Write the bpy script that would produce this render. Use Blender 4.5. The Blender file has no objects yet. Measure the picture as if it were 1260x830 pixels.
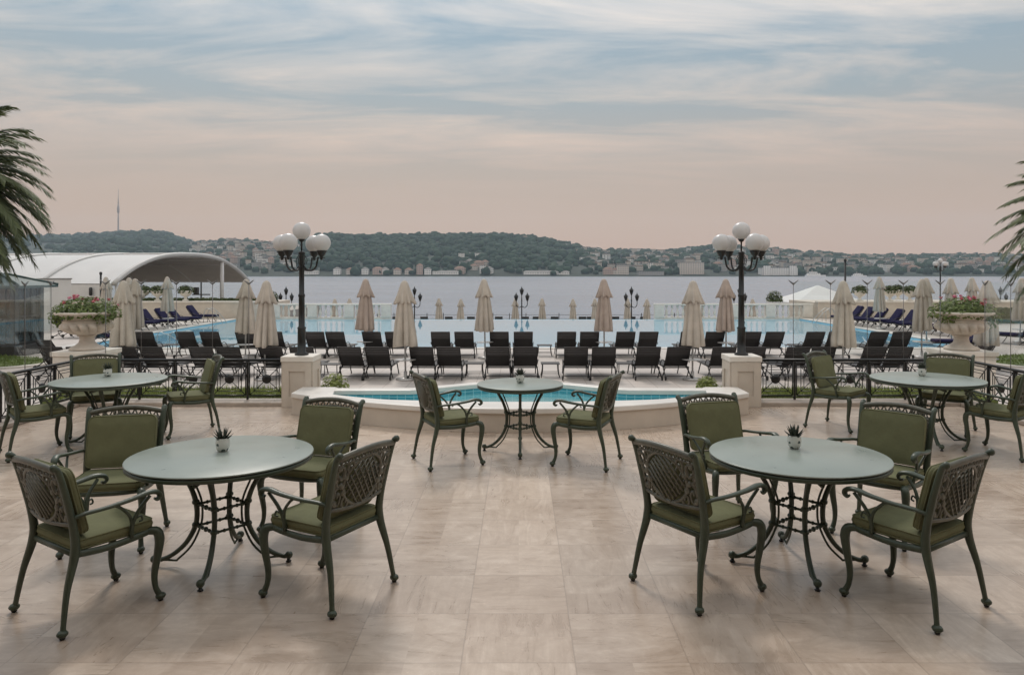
import bpy, math, random
from mathutils import Vector, Matrix, noise

random.seed(7)
R = math.radians
PI = math.pi
sc = bpy.context.scene
COL = sc.collection

# ------------------------------------------------------------------ camera
F, EYE, CX, HY = 930.0, 1.95, 640.0, 335.0      # focal length in photo pixels, eye height, vanishing point
cam_data = bpy.data.cameras.new("camera")
cam = bpy.data.objects.new("camera", cam_data)
COL.objects.link(cam)
cam.location = (0, 0, EYE)
cam.rotation_euler = (R(90), 0, 0)
cam_data.sensor_width = 36.0
cam_data.sensor_fit = 'HORIZONTAL'
cam_data.lens = F / 1260 * 36
cam_data.shift_x = -(CX - 630) / 1260
cam_data.shift_y = -(415 - HY) / 1260
cam_data.clip_start = 0.05
cam_data.clip_end = 9000
sc.camera = cam

# ------------------------------------------------------------------ exposure, light, sky
sc.view_settings.view_transform = 'Standard'
sc.view_settings.look = 'None'
sc.view_settings.exposure = 0.13
sc.view_settings.gamma = 1.0
sc.view_settings.use_curve_mapping = False
sc.cycles.use_denoising = True
sc.cycles.max_bounces = 8
sc.cycles.transparent_max_bounces = 24
sc.cycles.volume_bounces = 1
sc.cycles.caustics_reflective = False
sc.cycles.caustics_refractive = False

SUN_EL, SUN_AZ = R(48), R(-14)                  # azimuth from +Y (the sea) towards +X
sun_data = bpy.data.lights.new("sun", 'SUN')
sun_data.energy = 1.3
sun_data.angle = R(12)
sun_data.color = (1.0, 0.92, 0.84)
sun = bpy.data.objects.new("sun", sun_data)
COL.objects.link(sun)
sd = Vector((math.sin(SUN_AZ) * math.cos(SUN_EL), math.cos(SUN_AZ) * math.cos(SUN_EL), math.sin(SUN_EL)))
sun.rotation_euler = sd.to_track_quat('Z', 'Y').to_euler()

world = bpy.data.worlds.new("World")
sc.world = world
world.use_nodes = True


class NT:
    """short hand for building a node tree"""
    def __init__(self, tree):
        self.t = tree
        tree.nodes.clear()

    def n(self, kind, **kw):
        nd = self.t.nodes.new("ShaderNode" + kind)
        for k, v in kw.items():
            if k == 'ins':
                for i, val in v.items():
                    s = nd.inputs[i]
                    if hasattr(val, 'links') or isinstance(val, bpy.types.NodeSocket):
                        self.t.links.new(val, s)
                    else:
                        s.default_value = val
            else:
                setattr(nd, k, v)
        return nd

    def math(self, op, a, b=0.0, c=None, clamp=False):
        ins = {0: a, 1: b}
        if c is not None:
            ins[2] = c
        return self.n("Math", operation=op, use_clamp=clamp, ins=ins).outputs[0]

    def mix(self, fac, a, b, blend='MIX'):
        nd = self.n("Mix", data_type='RGBA', blend_type=blend)
        for i, v in ((0, fac), (6, a), (7, b)):
            if isinstance(v, bpy.types.NodeSocket):
                self.t.links.new(v, nd.inputs[i])
            else:
                nd.inputs[i].default_value = v
        return nd.outputs[2]

    def ramp(self, fac, stops, interp='LINEAR'):
        nd = self.n("ValToRGB", ins={0: fac})
        cr = nd.color_ramp
        cr.interpolation = interp
        while len(cr.elements) < len(stops):
            cr.elements.new(0.5)
        for e, (p, c) in zip(cr.elements, stops):
            e.position = p
            e.color = c if len(c) == 4 else (*c, 1)
        return nd.outputs[0]

    def noise(self, vec, scale, detail=4, rough=0.55, dist=0.0, dims='3D'):
        nd = self.n("TexNoise", noise_dimensions=dims, ins={'Scale': scale, 'Detail': detail, 'Roughness': rough, 'Distortion': dist})
        if vec is not None:
            self.t.links.new(vec, nd.inputs['Vector'])
        return nd.outputs[0]

    def link(self, a, b):
        self.t.links.new(a, b)


def rgba(c, k=1.0):
    return (c[0] * k, c[1] * k, c[2] * k, 1)


w = NT(world.node_tree)
tc = w.n("TexCoord").outputs['Generated']
sep = w.n("SeparateXYZ", ins={0: tc})
zx, zy, zz = sep.outputs
zc = w.math('MAXIMUM', zz, 0.0)
den = w.math('ADD', zc, 0.085)
uu = w.math('DIVIDE', zx, den)
vv = w.math('DIVIDE', zy, den)
uv = w.n("CombineXYZ", ins={0: uu, 1: vv, 2: 0.0}).outputs[0]
mp = w.n("Mapping", ins={'Vector': uv, 'Location': (7.7, 2.9, 0), 'Rotation': (0, 0, R(-38)), 'Scale': (0.40, 1.0, 1.0)}).outputs[0]
n1 = w.noise(mp, 1.9, 10, 0.62, 0.55)
mp2 = w.n("Mapping", ins={'Vector': uv, 'Location': (6.2, 8.1, 0), 'Rotation': (0, 0, R(-34)), 'Scale': (0.30, 0.9, 1.0)}).outputs[0]
n2 = w.noise(mp2, 0.75, 5, 0.5, 0.5)
cov = w.math('ADD', w.math('MULTIPLY', n1, 0.58), w.math('MULTIPLY', n2, 0.46))
mask = w.n("MapRange", ins={0: cov, 1: 0.468, 2: 0.64}).outputs[0]
fade = w.n("MapRange", ins={0: zc, 1: 0.085, 2: 0.19}).outputs[0]
mask = w.math('MULTIPLY', mask, fade)
base = w.ramp(zc, [(0.0, (.53, .325, .222)), (0.07, (.495, .330, .235)), (0.14, (.410, .338, .285)), (0.22, (.300, .345, .365)),
                   (0.34, (.225, .350, .450)), (0.55, (.42, .50, .58)), (1.0, (.66, .72, .78))])
cloud = w.ramp(zc, [(0.0, (.42, .31, .26)), (0.12, (.62, .43, .335)), (0.20, (.72, .555, .44)), (0.28, (.72, .645, .58)),
                    (0.36, (.80, .74, .69)), (0.6, (.78, .75, .72)), (1.0, (.92, .90, .87))])
painted = w.mix(w.math('MULTIPLY', mask, 0.88), base, cloud)
SKY = 0.1
nish = w.n("TexSky", sky_type='NISHITA', sun_disc=False, sun_elevation=SUN_EL, sun_rotation=SUN_AZ, dust_density=4.0, air_density=1.2)
scaled = w.n("VectorMath", operation='SCALE', ins={0: painted, 'Scale': 1.06 / SKY}).outputs[0]
skycol = w.mix(0.93, nish.outputs[0], scaled)
# the evening glow comes from the land side, behind the hotel
back = w.n("MapRange", interpolation_type='SMOOTHSTEP', ins={0: zy, 1: -0.7, 2: 0.45, 3: 1.0, 4: 0.0}).outputs[0]
skycol = w.mix(1.0, skycol, w.mix(back, (1, 1, 1, 1), (1.56, 1.44, 1.30, 1)), 'MULTIPLY')
bg = w.n("Background", ins={'Color': skycol, 'Strength': SKY})
out = w.n("OutputWorld")
w.link(bg.outputs[0], out.inputs[0])


# ------------------------------------------------------------------ helpers
def at(px, py, D):
    """world point seen at photo pixel (px, py) at distance D along the view axis"""
    return Vector(((px - CX) * D / F, D, EYE - (py - HY) * D / F))


def gp(px, py, z=0.0):
    """point of the horizontal plane z under photo pixel (px, py)"""
    D = F * (EYE - z) / (py - HY)
    return Vector(((px - CX) * D / F, D, z))


def cr(pts, n=5):
    """Catmull-Rom through points"""
    P = [Vector(p) for p in pts]
    P = [P[0] * 2 - P[1]] + P + [P[-1] * 2 - P[-2]]
    out = []
    for i in range(1, len(P) - 2):
        for k in range(n):
            t = k / n
            a, b, c, d = P[i - 1], P[i], P[i + 1], P[i + 2]
            out.append(0.5 * ((2 * b) + (c - a) * t + (2 * a - 5 * b + 4 * c - d) * t * t + (3 * b - a - 3 * c + d) * t ** 3))
    out.append(P[-2])
    return out


def lerp_list(vals, m):
    """spread a short list of radii over m samples"""
    if not isinstance(vals, (list, tuple)):
        return [vals] * m
    res = []
    for i in range(m):
        t = i / (m - 1) * (len(vals) - 1)
        k = min(int(t), len(vals) - 2)
        res.append(vals[k] + (vals[k + 1] - vals[k]) * (t - k))
    return res


class MB:
    def __init__(self):
        self.v, self.f, self.s, self.m = [], [], [], []

    def add(self, vs, fs, smooth=False, mi=0, M=None):
        o = len(self.v)
        if M is not None:
            vs = [M @ Vector(p) for p in vs]
        self.v.extend([tuple(p) for p in vs])
        for q in fs:
            self.f.append([o + i for i in q])
            self.s.append(smooth)
            self.m.append(mi)

    def box(self, c, s, rz=0.0, mi=0, M=None):
        x, y, z = s[0] / 2, s[1] / 2, s[2] / 2
        vs = [Vector((a * x, b * y, d * z)) for d in (-1, 1) for b in (-1, 1) for a in (-1, 1)]
        rot = Matrix.Translation(c) @ Matrix.Rotation(rz, 4, 'Z')
        vs = [rot @ p for p in vs]
        self.add(vs, [(0, 2, 3, 1), (4, 5, 7, 6), (0, 1, 5, 4), (2, 6, 7, 3), (0, 4, 6, 2), (1, 3, 7, 5)], False, mi, M)

    def span(self, x0, x1, y0, y1, z0, z1, mi=0, M=None):
        self.box(((x0 + x1) / 2, (y0 + y1) / 2, (z0 + z1) / 2), (x1 - x0, y1 - y0, z1 - z0), 0, mi, M)

    def quad(self, a, b, c, d, mi=0, M=None):
        self.add([a, b, c, d], [(0, 1, 2, 3)], False, mi, M)

    def tube(self, pts, r, n=8, cap=True, flat=(1, 1), mi=0, M=None, closed=False, up=None):
        P = [Vector(p) for p in pts]
        m = len(P)
        rr = lerp_list(r, m)
        T = []
        for i in range(m):
            if closed:
                t = P[(i + 1) % m] - P[i - 1]
            else:
                t = P[min(i + 1, m - 1)] - P[max(i - 1, 0)]
            T.append(t.normalized() if t.length > 1e-9 else Vector((0, 0, 1)))
        ref = Vector(up) if up else (Vector((0, 0, 1)) if abs(T[0].z) < 0.9 else Vector((1, 0, 0)))
        nrm = (ref - T[0] * ref.dot(T[0])).normalized()
        vs = []
        for i in range(m):
            nrm = (nrm - T[i] * nrm.dot(T[i]))
            nrm = nrm.normalized() if nrm.length > 1e-6 else Vector((1, 0, 0))
            bi = T[i].cross(nrm)
            for k in range(n):
                a = 2 * PI * k / n
                vs.append(P[i] + nrm * (math.cos(a) * rr[i] * flat[0]) + bi * (math.sin(a) * rr[i] * flat[1]))
        fs = []
        for i in range(m if closed else m - 1):
            j = (i + 1) % m
            for k in range(n):
                k2 = (k + 1) % n
                fs.append((i * n + k, i * n + k2, j * n + k2, j * n + k))
        if cap and not closed:
            fs.append(tuple(reversed(range(n))))
            fs.append(tuple((m - 1) * n + k for k in range(n)))
        self.add(vs, fs, True, mi, M)

    def lathe(self, prof, n=24, c=(0, 0, 0), fold=None, mi=0, M=None, smooth=True, caps=True):
        vs = []
        for (r, z) in prof:
            for k in range(n):
                a = 2 * PI * k / n
                r2, z2 = (fold(r, z, a) if fold else (r, z))
                vs.append((c[0] + r2 * math.cos(a), c[1] + r2 * math.sin(a), c[2] + z2))
        fs = []
        m = len(prof)
        for i in range(m - 1):
            for k in range(n):
                k2 = (k + 1) % n
                fs.append((i * n + k, i * n + k2, (i + 1) * n + k2, (i + 1) * n + k))
        if caps:
            fs.append(tuple(reversed(range(n))))
            fs.append(tuple((m - 1) * n + k for k in range(n)))
        self.add(vs, fs, smooth, mi, M)

    def ball(self, c, r, nu=16, nv=10, mi=0, M=None, sq=(1, 1, 1)):
        prof = [(max(r * math.sin(PI * i / nv), 1e-4), -r * math.cos(PI * i / nv)) for i in range(nv + 1)]
        vs, fs = [], []
        for (q, z) in prof:
            for k in range(nu):
                a = 2 * PI * k / nu
                vs.append((c[0] + q * math.cos(a) * sq[0], c[1] + q * math.sin(a) * sq[1], c[2] + z * sq[2]))
        for i in range(nv):
            for k in range(nu):
                k2 = (k + 1) % nu
                fs.append((i * nu + k, i * nu + k2, (i + 1) * nu + k2, (i + 1) * nu + k))
        self.add(vs, fs, True, mi, M)

    def prism(self, poly, z0, z1, mi=0, M=None):
        n = len(poly)
        vs = [(p[0], p[1], z0) for p in poly] + [(p[0], p[1], z1) for p in poly]
        fs = [tuple(reversed(range(n))), tuple(range(n, 2 * n))]
        fs += [(i, (i + 1) % n, n + (i + 1) % n, n + i) for i in range(n)]
        self.add(vs, fs, False, mi, M)

    def cushion(self, wd, dp, h, r, M=None, puff=0.012, mi=0, pipe=0.005, arch=0.0):
        """rounded rectangular cushion, base at z=0, soft edges, piped seams"""
        def loop(ins):
            pts = []
            rr = max(r - ins, 0.004)
            a, b = wd / 2 - ins - rr, dp / 2 - ins - rr
            for (sx, sy, a0) in ((1, 1, 0), (-1, 1, 90), (-1, -1, 180), (1, -1, 270)):
                for k in range(6):
                    t = R(a0 + 18 * k)
                    pts.append((sx * a + rr * math.cos(t), sy * b + rr * math.sin(t)))
            return pts
        def shape(x, y):
            return y + arch * (1 - (2 * x / wd) ** 2) * max(0, y / dp + 0.5)
        e = min(0.02, h * 0.3)
        rings = [(0.09, -puff * .6), (e, 0), (e * .3, e * .3), (0, e), (-.004, h / 2), (0, h - e), (e * .3, h - e * .3), (e, h), (0.06, h + puff * .6), (0.14, h + puff)]
        vs, fs = [], []
        for ins, z in rings:
            vs += [(x, shape(x, y), z) for x, y in loop(ins)]
        n = 24
        for i in range(len(rings) - 1):
            for k in range(n):
                k2 = (k + 1) % n
                fs.append((i * n + k, i * n + k2, (i + 1) * n + k2, (i + 1) * n + k))
        fs.append(tuple(reversed(range(n))))
        fs.append(tuple((len(rings) - 1) * n + k for k in range(n)))
        self.add(vs, fs, True, mi, M)
        if pipe:
            for z in (e * .25, h - e * .25):
                self.tube([(x, shape(x, y), z) for x, y in loop(e * .25)], pipe, 5, closed=True, mi=mi, M=M)

    def build(self, name, mats, parent=None, bevel=0.0, loc=None, seg=2):
        me = bpy.data.meshes.new(name)
        me.from_pydata(self.v, [], self.f)
        me.polygons.foreach_set('use_smooth', self.s)
        if not isinstance(mats, (list, tuple)):
            mats = [mats]
        for m in mats:
            me.materials.append(m)
        if len(mats) > 1:
            me.polygons.foreach_set('material_index', self.m)
        me.update()
        o = bpy.data.objects.new(name, me)
        COL.objects.link(o)
        if parent is not None:
            o.parent = parent
        if loc is not None:
            o.location = loc
        if bevel:
            md = o.modifiers.new("bevel", 'BEVEL')
            md.width = bevel
            md.segments = seg
            md.limit_method = 'ANGLE'
            md.angle_limit = R(40)
        return o


def tag(o, label=None, cat=None, group=None, kind=None):
    if label:
        o['label'] = label
    if cat:
        o['category'] = cat
    if group:
        o['group'] = group
    if kind:
        o['kind'] = kind
    return o


def thing(name, label, cat, loc=(0, 0, 0), rz=0.0, group=None):
    o = bpy.data.objects.new(name, None)
    COL.objects.link(o)
    o.location = loc
    o.rotation_euler = (0, 0, rz)
    o.empty_display_size = 0.1
    return tag(o, label, cat, group)


def kids(o):
    return [c for c in bpy.data.objects if c.parent is o]


_KIDS = {}


def dup(root, loc, rz, label, group=None):
    """copy of a thing with copies of its parts and sub-parts, sharing mesh data"""
    key = root.name
    if key not in _KIDS:
        _KIDS[key] = [(c, kids(c)) for c in kids(root)]
    r = root.copy()
    COL.objects.link(r)
    r.location = loc
    r.rotation_euler = (0, 0, rz)
    r['label'] = label
    if group:
        r['group'] = group
    for c, sub in _KIDS[key]:
        c2 = c.copy()
        COL.objects.link(c2)
        c2.parent = r
        for g in sub:
            g2 = g.copy()
            COL.objects.link(g2)
            g2.parent = c2
    return r


class Kind:
    """first call places the original, later calls place copies"""
    def __init__(self, root):
        self.root, self.used = root, False

    def put(self, loc, rz, label, group=None):
        if not self.used:
            kids_known = [(c, kids(c)) for c in kids(self.root)]
            _KIDS[self.root.name] = kids_known
            self.used = True
            self.root.location = loc
            self.root.rotation_euler = (0, 0, rz)
            self.root['label'] = label
            if group:
                self.root['group'] = group
            return self.root
        return dup(self.root, loc, rz, label, group)


def heading(dx, dy):
    """rotation that turns local +Y to the direction (dx, dy)"""
    return math.atan2(-dx, dy)


ORD = ['first', 'second', 'third', 'fourth', 'fifth', 'sixth', 'seventh', 'eighth', 'ninth', 'tenth', 'eleventh', 'twelfth', 'thirteenth',
       'fourteenth', 'fifteenth', 'sixteenth']


# ------------------------------------------------------------------ materials
def pbr(name, col, rough=0.5, var=0.12, scale=6.0, bump=0.0, bscale=60.0, metal=0.0, spec=0.5, col2=None, coat=0.0, stretch=None, detail=5):
    m = bpy.data.materials.new(name)
    m.use_nodes = True
    t = NT(m.node_tree)
    p = t.n("BsdfPrincipled", ins={'Roughness': rough, 'Metallic': metal})
    p.inputs['Specular IOR Level'].default_value = spec
    p.inputs['Coat Weight'].default_value = coat
    tcn = t.n("TexCoord").outputs['Object']
    vec = tcn
    if stretch:
        vec = t.n("Mapping", ins={'Vector': tcn, 'Scale': stretch}).outputs[0]
    nz = t.noise(vec, scale, detail, 0.6)
    lo = rgba(col, 1 - var)
    hi = rgba(col2) if col2 else rgba(col, 1 + var)
    fac = t.n("MapRange", ins={0: nz, 1: 0.3, 2: 0.7}).outputs[0]
    t.link(t.mix(fac, lo, hi), p.inputs['Base Color'])
    if rough > 0.15:
        rv = t.math('ADD', t.math('MULTIPLY', nz, 0.16), rough - 0.08)
        t.link(rv, p.inputs['Roughness'])
    if bump:
        bn = t.noise(tcn, bscale, 4, 0.6)
        b = t.n("Bump", ins={'Strength': bump, 'Distance': 0.01, 'Height': bn})
        t.link(b.outputs[0], p.inputs['Normal'])
    o = t.n("OutputMaterial")
    t.link(p.outputs[0], o.inputs[0])
    return m


def foliage(name, dark, light, rough=0.6, scale=3.0, trans=0.25):
    """leaf colour that varies from leaf clump to leaf clump"""
    m = bpy.data.materials.new(name)
    m.use_nodes = True
    t = NT(m.node_tree)
    geo = t.n("NewGeometry")
    nz = t.noise(geo.outputs['Position'], scale, 3, 0.6)
    f = t.math('ADD', t.math('MULTIPLY', geo.outputs['Random Per Island'], 0.6), t.math('MULTIPLY', nz, 0.5), clamp=True)
    c = t.mix(f, rgba(dark), rgba(light))
    p = t.n("BsdfPrincipled", ins={'Base Color': c, 'Roughness': rough})
    p.inputs['Specular IOR Level'].default_value = 0.3
    o = t.n("OutputMaterial")
    if trans:
        tr = t.n("BsdfTranslucent", ins={'Color': c})
        mx = t.n("MixShader", ins={0: trans, 1: p.outputs[0], 2: tr.outputs[0]})
        t.link(mx.outputs[0], o.inputs[0])
    else:
        t.link(p.outputs[0], o.inputs[0])
    return m


def travertine():
    m = bpy.data.materials.new("travertine_tiles")
    m.use_nodes = True
    t = NT(m.node_tree)
    pos = t.n("NewGeometry").outputs['Position']
    mp = t.n("Mapping", ins={'Vector': pos, 'Location': (0.294 / 0.57, 0.065, 0), 'Scale': (1 / 0.57, 1 / 0.545, 1)}).outputs[0]
    s = t.n("SeparateXYZ", ins={0: mp})
    fx, fy = t.math('FRACT', s.outputs[0]), t.math('FRACT', s.outputs[1])
    ix, iy = t.math('FLOOR', s.outputs[0]), t.math('FLOOR', s.outputs[1])
    cell = t.n("CombineXYZ", ins={0: ix, 1: iy, 2: 0.0}).outputs[0]
    wn = t.n("TexWhiteNoise", noise_dimensions='3D', ins={'Vector': cell})
    rnd0 = wn.outputs['Value']
    rs = t.n("SeparateColor", ins={0: wn.outputs['Color']})
    hx = t.math('MULTIPLY', t.math('GREATER_THAN', rs.outputs[2], 0.62), t.math('ADD', 1.0, t.math('FLOOR', t.math('MULTIPLY', fx, 2.0))))
    hy = t.math('MULTIPLY', t.math('LESS_THAN', rs.outputs[2], 0.40), t.math('ADD', 3.0, t.math('FLOOR', t.math('MULTIPLY', fy, 2.0))))
    cell2 = t.n("CombineXYZ", ins={0: ix, 1: iy, 2: t.math('ADD', hx, hy)}).outputs[0]
    wn2 = t.n("TexWhiteNoise", noise_dimensions='3D', ins={'Vector': cell2})
    rnd = wn2.outputs['Value']
    off = t.n("VectorMath", operation='SCALE', ins={0: wn2.outputs['Color'], 'Scale': 40.0}).outputs[0]
    pv = t.n("VectorMath", operation='ADD', ins={0: pos, 1: off}).outputs[0]
    va = t.noise(t.n("Mapping", ins={'Vector': pv, 'Rotation': (0, 0, R(3)), 'Scale': (1.3, 8.0, 1)}).outputs[0], 1.5, 9, 0.69, 1.3)
    vb = t.noise(t.n("Mapping", ins={'Vector': pv, 'Rotation': (0, 0, R(-4)), 'Scale': (8.0, 1.3, 1)}).outputs[0], 1.5, 9, 0.69, 1.3)
    vc = t.noise(t.n("Mapping", ins={'Vector': pv, 'Rotation': (0, 0, R(18)), 'Scale': (1.6, 5.0, 1)}).outputs[0], 1.5, 7, 0.65, 1.6)
    pick = t.math('GREATER_THAN', rs.outputs[0], 0.52)
    pick2 = t.math('GREATER_THAN', rs.outputs[1], 0.72)
    v = t.n("Mix", data_type='FLOAT', ins={0: pick, 2: va, 3: vb}).outputs[0]
    v = t.n("Mix", data_type='FLOAT', ins={0: pick2, 2: v, 3: vc}).outputs[0]
    vr = t.n("MapRange", ins={0: v, 1: 0.28, 2: 0.74}).outputs[0]
    c = t.ramp(vr, [(0.0, (.42, .348, .280)), (0.35, (.505, .428, .354)), (0.62, (.545, .468, .392)), (1.0, (.635, .562, .485))])
    tint = t.mix(rnd, rgba((.93, .905, .895)), rgba((1.14, 1.135, 1.135)))
    c = t.mix(1.0, c, tint, 'MULTIPLY')
    # the middle column of slabs is a paler stone
    mid = t.math('COMPARE', ix, 0.0, 0.1)
    c = t.mix(t.math('MULTIPLY', mid, 0.45), c, t.mix(1.0, c, (1.35, 1.36, 1.36, 1), 'MULTIPLY'))
    # mineral clouds inside each slab
    bl = t.noise(pv, 4.2, 8, 0.68, 1.0)
    c = t.mix(t.n("MapRange", ins={0: bl, 1: 0.34, 2: 0.72}).outputs[0], t.mix(1.0, c, (.84, .79, .75, 1), 'MULTIPLY'), t.mix(1.0, c, (1.10, 1.09, 1.08, 1), 'MULTIPLY'))
    fine = t.noise(pv, 55.0, 3, 0.7)
    c = t.mix(t.n("MapRange", ins={0: fine, 1: 0.60, 2: 0.80}).outputs[0], c, t.mix(1.0, c, (1.25, 1.24, 1.22, 1), 'MULTIPLY'))
    # wear and stains across slabs
    st = t.noise(pos, 0.55, 6, 0.6, 0.4)
    c = t.mix(t.n("MapRange", ins={0: st, 1: 0.35, 2: 0.75}).outputs[0], t.mix(1.0, c, (.82, .79, .77, 1), 'MULTIPLY'), c)
    sp = t.noise(pos, 26.0, 4, 0.7)
    c = t.mix(t.n("MapRange", ins={0: sp, 1: 0.68, 2: 0.76}).outputs[0], c, t.mix(0.5, c, (.62, .56, .50, 1)))
    ex = t.math('MINIMUM', fx, t.math('SUBTRACT', 1.0, fx))
    ey = t.math('MINIMUM', fy, t.math('SUBTRACT', 1.0, fy))
    ed = t.math('MINIMUM', ex, ey)
    joint = t.n("MapRange", ins={0: ed, 1: 0.004, 2: 0.009}).outputs[0]
    c = t.mix(joint, t.mix(0.38, c, (.22, .17, .135, 1)), c)
    p = t.n("BsdfPrincipled", ins={'Base Color': c})
    p.inputs['Specular IOR Level'].default_value = 0.5
    rgh = t.math('ADD', t.math('MULTIPLY', v, 0.14), t.math('ADD', 0.15, t.math('MULTIPLY', st, 0.14)))
    t.link(rgh, p.inputs['Roughness'])
    hgt = t.math('ADD', t.math('MULTIPLY', joint, 0.6), t.math('MULTIPLY', v, 0.5))
    b = t.n("Bump", ins={'Strength': 0.10, 'Distance': 0.004, 'Height': hgt})
    t.link(b.outputs[0], p.inputs['Normal'])
    o = t.n("OutputMaterial")
    t.link(p.outputs[0], o.inputs[0])
    return m


def paved(name, col, sx, sy, grout, jw=0.02, rough=0.6, var=0.18, frame='Position', spec=0.4):
    """slabs or tiles in a straight grid, in metres"""
    m = bpy.data.materials.new(name)
    m.use_nodes = True
    t = NT(m.node_tree)
    pos = t.n("NewGeometry").outputs['Position']
    s = t.n("SeparateXYZ", ins={0: pos})
    nrm = t.n("SeparateXYZ", ins={0: t.n("NewGeometry").outputs['True Normal']})
    wall = t.math('LESS_THAN', t.math('ABSOLUTE', nrm.outputs[2]), 0.5)
    a = t.math('DIVIDE', s.outputs[0], sx)
    yy = t.n("Mix", data_type='FLOAT', ins={0: wall, 2: s.outputs[1], 3: s.outputs[2]}).outputs[0]
    b = t.math('DIVIDE', yy, sy)
    fx, fy = t.math('FRACT', a), t.math('FRACT', b)
    cell = t.n("CombineXYZ", ins={0: t.math('FLOOR', a), 1: t.math('FLOOR', b), 2: 0.0}).outputs[0]
    wn = t.n("TexWhiteNoise", noise_dimensions='3D', ins={'Vector': cell}).outputs['Value']
    nz = t.noise(pos, 1.7, 5, 0.6)
    k = t.math('ADD', t.math('MULTIPLY', wn, 0.6), t.math('MULTIPLY', nz, 0.4))
    c = t.mix(k, rgba(col, 1 - var), rgba(col, 1 + var))
    ex = t.math('MINIMUM', fx, t.math('SUBTRACT', 1.0, fx))
    ey = t.math('MINIMUM', fy, t.math('SUBTRACT', 1.0, fy))
    j = t.math('LESS_THAN', t.math('MINIMUM', ex, ey), jw)
    c = t.mix(j, c, rgba(grout))
    p = t.n("BsdfPrincipled", ins={'Base Color': c, 'Roughness': rough})
    p.inputs['Specular IOR Level'].default_value = spec
    o = t.n("OutputMaterial")
    t.link(p.outputs[0], o.inputs[0])
    return m


def water(name, tint, wave, wscale, stretch=(1, 1, 1), rough=0.02, ior=1.33, body=(.4, .7, .85), turbid=0.0):
    """clear water: the pool floor shows through, the sky mirrors by Fresnel"""
    m = bpy.data.materials.new(name)
    m.use_nodes = True
    t = NT(m.node_tree)
    pos = t.n("NewGeometry").outputs['Position']
    mpv = t.n("Mapping", ins={'Vector': pos, 'Scale': stretch}).outputs[0]
    nz = t.noise(mpv, wscale, 4, 0.6, 0.3)
    b = t.n("Bump", ins={'Strength': wave, 'Distance': 0.02, 'Height': nz}).outputs[0]
    fr = t.n("Fresnel", ins={'IOR': ior, 'Normal': b}).outputs[0]
    tr = t.n("BsdfTransparent", ins={'Color': rgba(tint)})
    gl = t.n("BsdfGlossy", ins={'Color': (1, 1, 1, 1), 'Roughness': rough, 'Normal': b})
    df = t.n("BsdfDiffuse", ins={'Color': rgba(body)})
    under = t.n("MixShader", ins={0: turbid, 1: tr.outputs[0], 2: df.outputs[0]})
    mx = t.n("MixShader", ins={0: fr, 1: under.outputs[0], 2: gl.outputs[0]})
    o = t.n("OutputMaterial")
    t.link(mx.outputs[0], o.inputs[0])
    return m


def clear_glass(name, tint=(.97, .985, .98), base=0.0):
    m = bpy.data.materials.new(name)
    m.use_nodes = True
    t = NT(m.node_tree)
    fr = t.n("Fresnel", ins={'IOR': 1.45}).outputs[0]
    tr = t.n("BsdfTransparent", ins={'Color': rgba(tint)})
    gl = t.n("BsdfGlossy", ins={'Color': (1, 1, 1, 1), 'Roughness': 0.02})
    mx = t.n("MixShader", ins={0: t.math('ADD', t.math('MULTIPLY', fr, 0.22), base), 1: tr.outputs[0], 2: gl.outputs[0]})
    o = t.n("OutputMaterial")
    t.link(mx.outputs[0], o.inputs[0])
    return m


def sea_material():
    m = bpy.data.materials.new("sea_water")
    m.use_nodes = True
    t = NT(m.node_tree)
    pos = t.n("NewGeometry").outputs['Position']
    a = t.noise(t.n("Mapping", ins={'Vector': pos, 'Scale': (0.35, 1.0, 1)}).outputs[0], 0.55, 6, 0.62, 0.4)
    big = t.noise(t.n("Mapping", ins={'Vector': pos, 'Rotation': (0, 0, R(4)), 'Scale': (0.006, 0.03, 1)}).outputs[0], 1.0, 6, 0.6, 0.6)
    h = t.math('ADD', a, t.math('MULTIPLY', big, 0.6))
    b = t.n("Bump", ins={'Strength': 0.75, 'Distance': 0.30, 'Height': h}).outputs[0]
    p = t.n("BsdfPrincipled", ins={'Base Color': (.235, .27, .325, 1), 'IOR': 1.33, 'Normal': b})
    t.link(t.math('ADD', 0.12, t.math('MULTIPLY', big, 0.20)), p.inputs['Roughness'])
    o = t.n("OutputMaterial")
    t.link(p.outputs[0], o.inputs[0])
    return m


def porcelain():
    m = bpy.data.materials.new("painted_porcelain")
    m.use_nodes = True
    t = NT(m.node_tree)
    tcn = t.n("TexCoord").outputs['Object']
    vo = t.n("TexVoronoi", ins={'Vector': tcn, 'Scale': 26.0, 'Randomness': 0.55})
    d = t.math('ADD', vo.outputs['Distance'], t.math('MULTIPLY', t.noise(tcn, 90, 3, .6), 0.25))
    k = t.n("MapRange", ins={0: d, 1: 0.42, 2: 0.50}).outputs[0]
    k2 = t.n("MapRange", ins={0: d, 1: 0.25, 2: 0.30}).outputs[0]
    c = t.mix(k, (.055, .085, .08, 1), (.62, .62, .58, 1))
    c = t.mix(k2, (.17, .20, .18, 1), c)
    p = t.n("BsdfPrincipled", ins={'Base Color': c, 'Roughness': 0.18})
    o = t.n("OutputMaterial")
    t.link(p.outputs[0], o.inputs[0])
    return m


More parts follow.
